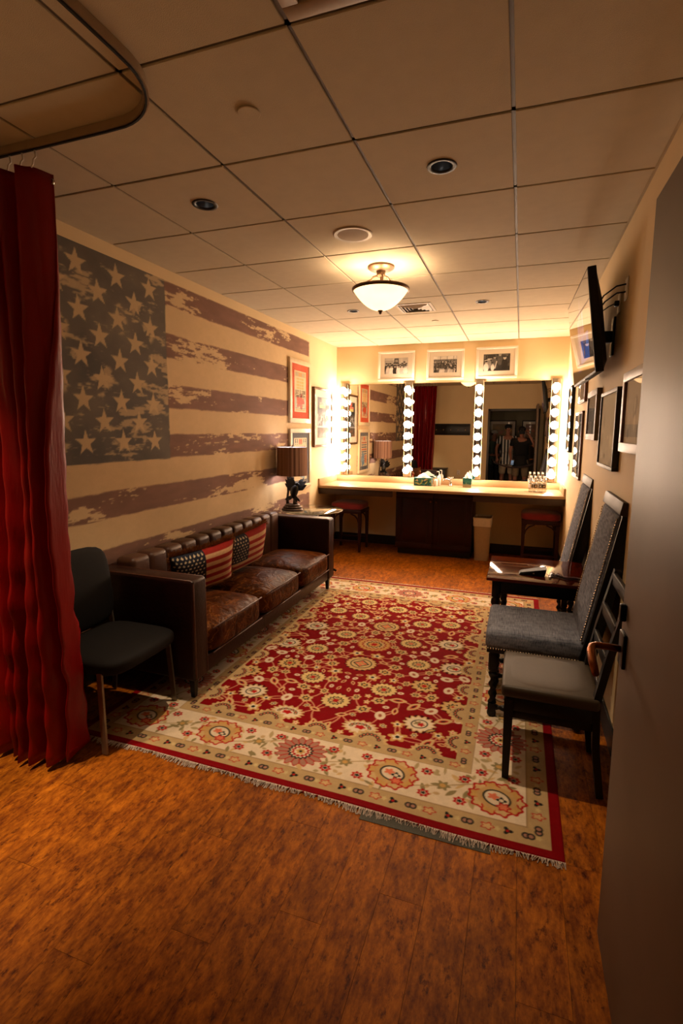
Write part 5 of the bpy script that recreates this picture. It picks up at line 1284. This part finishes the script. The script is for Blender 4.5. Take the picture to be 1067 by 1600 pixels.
# ================================================================== CEILING FIXTURES
def pendant():
    p = thing('ceiling_light', 'semi flush ceiling light with glowing frosted glass bowl', 'ceiling light', (-.305, 2.145, 0))
    m_ni = mat('antique_nickel', (.40, .31, .24), .4, metal=.8, var=.15, scale=20)
    zt = CE-.0075
    MB().lathe([(0, zt), (.095, zt), (.095, zt-.012), (.080, zt-.024), (.035, zt-.032), (.030, zt-.05), (.032, zt-.062), (.024, zt-.072), (0, zt-.072)], 36, caps=False).build('canopy', m_ni, p, SM)
    rim = CE-.163; R = .200
    for k in range(3):
        a = 2*PI*k/3+.9; c, s_ = math.cos(a), math.sin(a)
        MB().tube([(c*.028, s_*.028, zt-.058), (c*.06, s_*.06, zt-.064), (c*.075, s_*.075, zt-.082), (c*.105, s_*.105, zt-.088), (c*.112, s_*.112, zt-.135), (c*.120, s_*.120, rim+.004), (c*.19, s_*.19, rim-.002)], .0065, 8).build('arm', m_ni, p, True)
    MB().lathe([(R-.010, rim+.006), (R+.004, rim+.006), (R+.006, rim), (R+.003, rim-.014), (R-.006, rim-.016)], 56, caps=False).build('rim', m_ni, p, True)
    prof = [(R-.004, rim-.006)]
    for k in range(1, 17): t_ = math.sin(PI/2*k/16)**1.15; prof.append((max(.004, (R-.004)*(1-t_)**.47), rim-.006-.140*t_))
    m = bpy.data.materials.new('frosted_bowl'); m.use_nodes = True; nt = m.node_tree; nt.nodes.clear()
    e = nd(nt, 'ShaderNodeEmission'); e.inputs[1].default_value = E_BOWL; di = nd(nt, 'ShaderNodeBsdfDiffuse'); di.inputs[0].default_value = (.8, .74, .62, 1); ad = nd(nt, 'ShaderNodeAddShader'); o = nd(nt, 'ShaderNodeOutputMaterial')
    tc = nd(nt, 'ShaderNodeTexCoord'); nz = nd(nt, 'ShaderNodeTexNoise'); nz.inputs['Scale'].default_value = 9; nt.links.new(tc.outputs['Object'], nz.inputs['Vector'])
    rp = nd(nt, 'ShaderNodeValToRGB'); rp.color_ramp.elements[0].color = (.92, .52, .22, 1); rp.color_ramp.elements[1].color = (1.0, .66, .34, 1); nt.links.new(nz.outputs['Fac'], rp.inputs[0]); nt.links.new(rp.outputs[0], e.inputs[0])
    nt.links.new(e.outputs[0], ad.inputs[0]); nt.links.new(di.outputs[0], ad.inputs[1]); nt.links.new(ad.outputs[0], o.inputs[0])
    MB().lathe(prof, 48, caps=False).build('bowl', m, p, True)
    zb = rim-.146; MB().lathe([(0, zb+.006), (.018, zb+.004), (.018, zb-.004), (.010, zb-.010), (.012, zb-.018), (.004, zb-.026), (0, zb-.027)], 16, caps=False).build('finial', m_ni, p, True)
    me_ = emis('pendant_bulb_glow', WARM, E_BULB)
    for k in range(2):
        MB().lathe([(0, -.03), (.02, -.022), (.028, 0), (.02, .022), (0, .03)], 12, T((.085, -.085)[k], 0, rim-.055), caps=False).build('bulb', me_, p, True)
    MB().tube([(-.07, 0, rim-.055), (.07, 0, rim-.055)], .006, 6).build('bulb_holder', m_ni, p, True)
    MB().tube([(0, 0, rim-.055), (0, 0, zt-.06)], .006, 6).build('stem', m_ni, p, True)
    MB().tube([(0, 0, rim-.055), (0, 0, zb+.004)], .003, 6).build('rod', m_ni, p, True)
pendant()
m_lens = emis('lamp_lens_glow', (.62, .72, .82), .30)
m_can = mat('downlight_reflector', (.55, .60, .66), .30, metal=.9, var=.05)
for i, (x, y, r_, lab) in enumerate(((-1.525, -.305, .052, 'recessed downlight inside the curtained corner'), (-.915, .915, .052, 'recessed downlight above the sofa, near the curtain track'), (.305, .915, .052, 'recessed downlight nearest the camera on the right side'),
                                     (-.915, 3.355, .046, 'recessed downlight farther back, left of the glass bowl light'), (.305, 3.355, .046, 'recessed downlight farther back, right of the air vent'))):
    d = thing('downlight', lab, 'downlight', (x, y, CE-.0075), 0, 'recessed ceiling downlights')
    MB().lathe([(r_-.006, .004), (r_-.004, -.003), (r_+.012, -.004), (r_+.014, 0)], 36, caps=False).build('trim_ring', m_trimring, d, True)
    MB().lathe([(r_-.004, .0), (r_-.010, .06), (r_-.028, .10), (0, .105)], 32, caps=False).build('reflector', m_can, d, True)
    MB().lathe([(0, .096), (r_-.026, .096), (r_-.024, .100)], 24, caps=False).build('lamp_lens', m_lens, d, True)
    l = bpy.data.lights.new('downlight_lamp', 'SPOT'); l.energy = P_DOWN*(2.3 if i == 0 else 1.0); l.color = DOWN; l.spot_size = math.radians(50 if i == 0 else 64); l.spot_blend = 1.0; l.shadow_soft_size = .02
    lo = bpy.data.objects.new('downlight_lamp', l); link(lo, d); lo.location = (0, 0, .015)
sp = thing('ceiling_speaker', 'round grille loudspeaker flush in the ceiling before the bowl light', 'speaker', (-.31, 1.525, CE-.0075))
MB().lathe([(0, -.001), (.092, -.004), (.094, -.006), (.112, -.007), (.117, -.003), (.117, 0)], 48, caps=False).build('rim', m_vent, sp, SM)
MB().lathe([(0, -.0085), (.05, -.008), (.092, -.0055)], 40, caps=False).build('grille', m_speaker, sp, True)
for x, y, r_, lab in ((-.31, .315, .042, 'flat round sprinkler cover on the ceiling near the curtain track'), (-.22, 4.02, .038, 'small round sprinkler cover on the ceiling past the vent')):
    s = thing('sprinkler_cover', lab, 'cover plate', (x, y, CE-.0075), 0, 'ceiling sprinkler covers'); MB().lathe([(0, -.006), (r_-.002, -.006), (r_, -.004), (r_, -.002), (r_*.8, 0)], 36, caps=False).build('cap', m_tile, s, SM); MB().lathe([(r_*.8, -.003), (r_*.8, 0)], 24, caps=False).build('collar', m_darkvoid, s)
vt = thing('air_vent', 'square louvred ceiling air vent behind the bowl light', 'vent', (-.305, 3.40, CE-.0075))
for k in range(5):
    a = .165-.030*k
    f_ = MB()
    for sgn in (0, 1, 2, 3):
        M = T(rz=sgn*PI/2); f_.add([(-a, -a, -.001), (a, -a, -.001), (a-.022, -a+.022, -.016 if k else -.006), (-a+.022, -a+.022, -.016 if k else -.006), (-a, -a, -.004), (a, -a, -.004)], [(0, 1, 2, 3), (0, 4, 5, 1), (4, 3, 2, 5)], M)
    f_.build('louvre', m_vent, vt)
MB().box(-.16, .16, -.16, .16, -.0009, -.0001).build('duct_plate', m_darkvoid, vt)
gx0, gx1, gy0, gy1 = xs[3]+.012, xs[4]-.012, ys[1]+.012, ys[2]-.012
gr = thing('return_grille', 'dark return air grille filling a ceiling tile at the top edge', 'grille', ((gx0+gx1)/2, (gy0+gy1)/2, CE))
hw, hh = (gx1-gx0)/2, (gy1-gy0)/2
for a in ((-hw, hw, -hh, -hh+.05), (-hw, hw, hh-.05, hh), (-hw, -hw+.05, -hh+.05, hh-.05), (hw-.05, hw, -hh+.05, hh-.05)): MB().rbox(*a, -.012, .004, .003).build('frame_rail', mat('grille_enamel', (.62, .54, .44), .5, var=.05), gr, SM)
for k in range(16):
    y = -hh+.065+(2*hh-.13)*k/15; MB().box(-hw+.05, hw-.05, y-.009, y+.009, -.002, .0005, T(0, 0, 0)).build('slat', m_vent, gr)
MB().box(-hw+.04, hw-.04, -hh+.04, hh-.04, .012, .016).build('backing', m_darkvoid, gr)

# ================================================================== ENTRANCE WALL AND HALL (reflected in the mirror)
cr = thing('coat_rack', 'dark wooden coat rack board on the entrance wall, seen in the mirror', 'coat rack', (-1.02, YF, 1.655))
MB().rbox(-.48, .48, .001, .025, -.145, .145, .004).build('board', m_blackwood, cr, SM); MB().rbox(-.44, .44, .024, .03, -.11, .11, .003).build('panel', m_blackwood, cr, SM)
for k in range(5): MB().lathe([(.012, 0), (.006, .01), (.006, .035), (.016, .045), (.012, .055), (0, .057)], 14, T(-.37+.185*k, .03, -.01, rx=-PI/2)).build('hook_knob', m_chrome, cr, True)
cn = thing('console_cabinet', 'low dark cabinet against the entrance wall, seen in the mirror', 'cabinet', (-1.27, YF+.25, 0))
MB().rbox(-.19, .19, -.22, .22, .05, .64, .004).build('body', m_blackwood, cn, SM); MB().rbox(-.205, .205, -.235, .235, .64, .665, .004).build('top', m_blackwood, cn, SM)
MB().rbox(-.18, .18, .221, .236, .07, .62, .003).build('door', m_blackwood, cn, SM); MB().lathe([(.012, 0), (.014, .02), (0, .024)], 12, T(.14, .237, .40, rx=-PI/2)).build('knob', m_chrome, cn, True)
for lx in (-.16, .16):
    for ly in (-.18, .18): MB().box(lx-.02, lx+.02, ly-.02, ly+.02, 0, .05).build('leg', m_blackwood, cn)
ol = thing('wall_outlet', 'white outlet plate low on the entrance wall, seen in the mirror', 'outlet', (-.80, YF, .55)); MB().rbox(-.037, .037, .0005, .006, -.058, .058, .002).build('plate', m_white, ol, SM)
for zz in (-.022, .022): MB().rbox(-.017, .017, .005, .009, zz-.014, zz+.014, .002).build('receptacle', m_cream_plastic, ol, SM)
for x0, x1, lab, tone in ((-.22, .55, 'large matted picture on the hallway wall behind the striped shirt', (.52, .42, .26)), (.71, 1.45, 'large matted picture on the hallway wall behind the black shirt', (.50, .36, .24))):
    t = thing('hallway_picture', lab, 'picture', group='pictures in the hallway'); M0 = Matrix.Translation((x1, HY+.001, 1.28)) @ Matrix.Rotation(PI, 4, 'Z'); P = shift_origin(t, M0)
    c = art_canvas(x1-x0-.21, .66-.21, 50, tone); R = random.Random(int(x0*10))
    for k in range(30): c.flower(R.uniform(0, c.us[-1]), R.uniform(0, c.vs[-1]), R.uniform(.02, .09), R.uniform(.02, .06), tuple(v*R.uniform(.7, 1.25) for v in tone))
    frame_parts(t, x1-x0, .66, .030, .03, m_black_plastic, .075, c, P)
rp_ = thing('rope_barrier', 'dark velvet rope barrier on two posts across the doorway', 'rope barrier', (.55, -1.28, 0))
for sx in (-.52, .55):
    MB().lathe([(.15, 0), (.15, .012), (.05, .03), (.024, .04), (.024, .86), (.035, .87), (.035, .89), (.02, .91), (0, .915)], 20, T(sx, 0, 0) @ Matrix.Scale(.55, 4)  @ Matrix.Identity(4) if False else T(sx, 0, 0), ell=.6).build('post', m_black_metal, rp_, SM)
MB().tube([(-.50+1.03*k/14, .0, .70+.14*(2*k/14-1)**2) for k in range(15)], .017, 10).build('rope', mat('velvet_rope', (.16, .03, .04), .9, var=.2, scale=60, sheen=.5), rp_, True)

# ================================================================== PEOPLE in the hall (reflected in the mirror)
def skin_mesh(name, pts, edges, root, m, parent, sub=2):
    names = list(pts); me = bpy.data.meshes.new(name); me.from_pydata([pts[k][0] for k in names], [(names.index(a), names.index(b)) for a, b in edges], [])
    o = bpy.data.objects.new(name, me); COL.objects.link(o)
    o.modifiers.new('skin', 'SKIN')
    if not me.skin_vertices: me.skin_vertices.new()
    for i, k in enumerate(names):
        r_ = pts[k][1]; me.skin_vertices[0].data[i].radius = (r_ if isinstance(r_, tuple) else (r_, r_)); me.skin_vertices[0].data[i].use_root = (k == root)
    s = o.modifiers.new('smooth', 'SUBSURF'); s.levels = sub; s.render_levels = sub
    dg = bpy.context.evaluated_depsgraph_get(); out = bpy.data.meshes.new_from_object(o.evaluated_get(dg)); bpy.data.objects.remove(o)
    return mesh_obj(name, out, m, parent, True)
def person(label, loc, rz, H, girth, shirt, trousers, shoes, arms, cap=None, hair=None, trouser_len=1.0, shirt_mat=None, sleeve=.6):
    """stands on loc facing +Y; arms: dict side -> (elbow, wrist, finger direction) in metres from the feet"""
    p = thing('person', label, 'person', loc, rz); k = H/1.78; g = girth
    z = lambda v: v*k
    pts = {'pelvis': ((0, 0, z(.94)), (.155*g, .11*g)), 'waist': ((0, .01, z(1.08)), (.15*g, .115*g)), 'chest': ((0, 0, z(1.28)), (.165*g, .115*g)), 'upper': ((0, -.01, z(1.41)), (.13*g, .085*g)),
           'neck': ((0, 0, z(1.50)), .052), 'jaw': ((0, .02, z(1.58)), (.062, .075)), 'head': ((0, .008, z(1.67)), (.077, .094)), 'crown': ((0, .0, z(1.745)), (.05, .06)), 'nose': ((0, .118, z(1.635)), .010), 'face': ((0, .085, z(1.645)), .030)}
    ed = [('pelvis', 'waist'), ('waist', 'chest'), ('chest', 'upper'), ('upper', 'neck'), ('neck', 'jaw'), ('jaw', 'head'), ('head', 'crown'), ('head', 'face'), ('face', 'nose')]
    sh_pts = {'hem': ((0, 0, z(.80)), (.178*g, .135*g)), 'pelvis': ((0, 0, z(.90)), (.180*g, .137*g)), 'waist': ((0, .01, z(1.06)), (.176*g, .140*g)), 'chest': ((0, 0, z(1.28)), (.182*g, .130*g)), 'upper': ((0, -.01, z(1.415)), (.145*g, .095*g)), 'collar': ((0, 0, z(1.475)), .066)}
    sh_ed = [('hem', 'pelvis'), ('pelvis', 'waist'), ('waist', 'chest'), ('chest', 'upper'), ('upper', 'collar')]
    for sd, sx in (('R', 1), ('L', -1)):
        el, wr, fd = arms[sd]; S = Vector((sx*.185*g, -.01, z(1.42))); E_, W_ = Vector(el), Vector(wr); fd = Vector(fd).normalized()
        n = lambda a: a+sd
        pts[n('shoulder')] = (tuple(S), .062); pts[n('elbow')] = (tuple(E_), .044); pts[n('fore')] = (tuple(E_.lerp(W_, .35)), .042); pts[n('wrist')] = (tuple(W_), .027); pts[n('palm')] = (tuple(W_+fd*.05), (.036, .020)); pts[n('knuckle')] = (tuple(W_+fd*.085), (.036, .016))
        ed += [('upper', n('shoulder')), (n('shoulder'), n('elbow')), (n('elbow'), n('fore')), (n('fore'), n('wrist')), (n('wrist'), n('palm')), (n('palm'), n('knuckle'))]
        side = fd.cross(Vector((0, 1, 0)) if abs(fd.y) < .8 else Vector((0, 0, 1))).normalized(); curl = side.cross(fd).normalized()
        for q, ln in enumerate((.065, .075, .07, .055)):
            b0 = W_+fd*.088+side*(.027-.018*q); b1 = b0+fd*ln*.55+curl*.008; b2 = b1+fd*ln*.4+curl*.022
            for nm, pt, rr in (('a', b0, .0095), ('b', b1, .009), ('c', b2, .0075)): pts['f%d%s%s' % (q, nm, sd)] = (tuple(pt), rr)
            ed += [(n('knuckle'), 'f%da%s' % (q, sd)), ('f%da%s' % (q, sd), 'f%db%s' % (q, sd)), ('f%db%s' % (q, sd), 'f%dc%s' % (q, sd))]
        t0 = W_+fd*.035+side*.035; t1 = t0+fd*.035+side*.022+curl*.008
        pts['t0'+sd] = (tuple(t0), .012); pts['t1'+sd] = (tuple(t1), .0095); ed += [(n('palm'), 't0'+sd), ('t0'+sd, 't1'+sd)]
        sh_pts[n('shoulder')] = (tuple(S), .078); sh_pts[n('sleeve')] = (tuple(S.lerp(E_, sleeve)), .066); sh_ed += [('upper', n('shoulder')), (n('shoulder'), n('sleeve'))]
        hx = sx*.095*g
        for nm, pt, rr in (('hip', (hx, 0, z(.88)), .092*g), ('knee', (hx*1.12, .015, z(.50)), .060), ('calf', (hx*1.15, -.015, z(.36)), .056), ('ankle', (hx*1.2, -.02, z(.085)), .038), ('foot', (hx*1.3, .06, z(.045)), .036), ('toe', (hx*1.4, .15, z(.035)), .030)): pts[n(nm)] = (pt, rr)
        ed += [('pelvis', n('hip')), (n('hip'), n('knee')), (n('knee'), n('calf')), (n('calf'), n('ankle')), (n('ankle'), n('foot')), (n('foot'), n('toe'))]
    skin_mesh('body', pts, ed, 'pelvis', m_skin, p)
    sm = shirt_mat or mat('shirt', shirt, .85, var=.06, scale=40)
    skin_mesh('shirt', sh_pts, sh_ed, 'pelvis', sm, p)
    tr = {'waist': ((0, .005, z(1.06)), (.164*g, .125*g)), 'pelvis': ((0, 0, z(.90)), (.172*g, .13*g))}; te = [('waist', 'pelvis')]
    for sd, sx in (('R', 1), ('L', -1)):
        hx = sx*.098*g; low = .10 if trouser_len >= 1 else .46
        tr['a'+sd] = ((hx, 0, z(.78)), .108*g); tr['b'+sd] = ((hx*1.1, .012, z(.52)), .085 if low < .4 else .098); tr['c'+sd] = ((hx*1.15, -.01, z(low)), .064 if low < .4 else .096)
        te += [('pelvis', 'a'+sd), ('a'+sd, 'b'+sd), ('b'+sd, 'c'+sd)]
        sh = MB(); sh.soft(sx*.125*g, .055, .042, .105, .29, .085, p=3, n=6); sh.build('shoe', shoes, p, True)
    skin_mesh('trousers', tr, te, 'pelvis', trousers, p)
    hz = z(1.67)
    for sx in (-1, 1):
        MB().soft(sx*.034, .098, hz+.005, .026, .012, .013, p=2, n=5).build('eye', m_white, p, True)
        MB().soft(sx*.086, -.005, hz-.012, .02, .035, .06, p=2.4, n=5).build('ear', m_skin, p, True)
    MB().soft(0, .103, hz-.068, .05, .014, .012, p=2.2, n=5).build('mouth', mat('lips', (.50, .26, .22), .6), p, True)
    if hair: MB().soft(0, -.014, hz+.045, .178, .205, .155, p=2.3, n=8).build('hair', hair, p, True)
    if cap:
        MB().soft(0, -.004, hz+.062, .185, .215, .125, p=2.4, n=8).build('cap_crown', cap, p, True); MB().soft(0, .125, hz+.045, .15, .12, .014, p=3, n=6).build('cap_peak', cap, p, True)
    return p
def stripe_mat():
    m = mat('striped_jersey', (.8, .8, .8), .85); nt = m.node_tree; b = nt.nodes['Principled BSDF']
    tc = nd(nt, 'ShaderNodeTexCoord'); wv = nd(nt, 'ShaderNodeTexWave', wave_type='BANDS', bands_direction='X'); wv.inputs['Scale'].default_value = 3.9
    nt.links.new(tc.outputs['Object'], wv.inputs['Vector']); rp = nd(nt, 'ShaderNodeValToRGB'); rp.color_ramp.interpolation = 'CONSTANT'
    rp.color_ramp.elements[0].color = (.012, .012, .012, 1); rp.color_ramp.elements[1].position = .5; rp.color_ramp.elements[1].color = (.62, .60, .56, 1)
    nt.links.new(wv.outputs['Fac'], rp.inputs[0]); nt.links.new(rp.outputs[0], b.inputs['Base Color']); return m
m_khaki = mat('khaki_cloth', (.50, .43, .33), .85, var=.08); m_shorts = mat('pale_shorts', (.66, .60, .50), .85, var=.08); m_jean = mat('dark_cloth', (.10, .10, .12), .85, var=.1)
m_shoe = mat('dark_shoe', (.07, .06, .055), .5, var=.1); m_cap = mat('black_cap', (.045, .045, .05), .8, var=.1); m_whitecap = mat('white_cap', (.75, .73, .70), .8, var=.05)
person('person in black short sleeved shirt and khaki shorts raising a camera, reflected in the mirror', (.715, -1.66, 0), .0, 1.74, 1.1, (.035, .035, .04), m_khaki, m_shoe,
       {'R': ((.36, .04, 1.20), (.175, .055, 1.545), (-.35, .30, .9)), 'L': ((-.27, -.01, 1.10), (-.235, .12, .88), (.2, .55, -.7))}, hair=m_hair, trouser_len=.5)
person('person in black and white striped jersey, pale shorts and black cap, reflected in the mirror', (.36, -2.14, 0), -.12, 1.80, 1.08, None, m_shorts, m_shoe,
       {'R': ((.29, -.02, 1.14), (.30, .10, .90), (0, .3, -1)), 'L': ((-.29, -.02, 1.14), (-.27, .10, .90), (0, .3, -1))}, cap=m_cap, hair=m_hair, trouser_len=.5, shirt_mat=stripe_mat())
person('shorter person in muted green shirt and white cap, reflected at the door edge', (-.03, -2.78, 0), -.35, 1.64, .95, (.22, .28, .25), m_jean, m_shoe,
       {'R': ((.25, .0, 1.04), (.12, .20, .96), (-.7, .5, .1)), 'L': ((-.25, .0, 1.04), (-.14, .20, .94), (.7, .5, .1))}, cap=m_whitecap, hair=m_hair)
ph = thing('smartphone', 'lit smartphone in the hand of the black shirted person', 'phone', (.515, -1.465, .815), .0)
ph.rotation_euler = (.55, .0, .15)
MB().rbox(-.037, .037, -.004, .004, -.072, .072, .003).build('body', m_black_plastic, ph, SM); MB().box(-.033, .033, .0041, .0048, -.066, .066).build('screen', emis('phone_glow', (.55, .72, 1.0), .30), ph)
ck = thing('photo_camera', 'black photo camera held up to the face of the black shirted person', 'camera', (.715, -1.515, 1.60))
MB().rbox(-.068, .068, -.035, .0, -.05, .04, .008).build('body', m_black_plastic, ck, SM); MB().rbox(-.03, .03, -.035, -.002, .038, .068, .008).build('viewfinder', m_black_plastic, ck, SM); MB().rbox(.04, .07, -.03, .012, -.05, .038, .008).build('grip', m_black_plastic, ck, SM)
MB().lathe([(.034, 0), (.036, .01), (.036, .032), (.030, .034), (.028, .028), (0, .026)], 24, T(-.005, .0, -.008, rx=-PI/2), caps=False).build('lens', m_black_plastic, ck, SM)
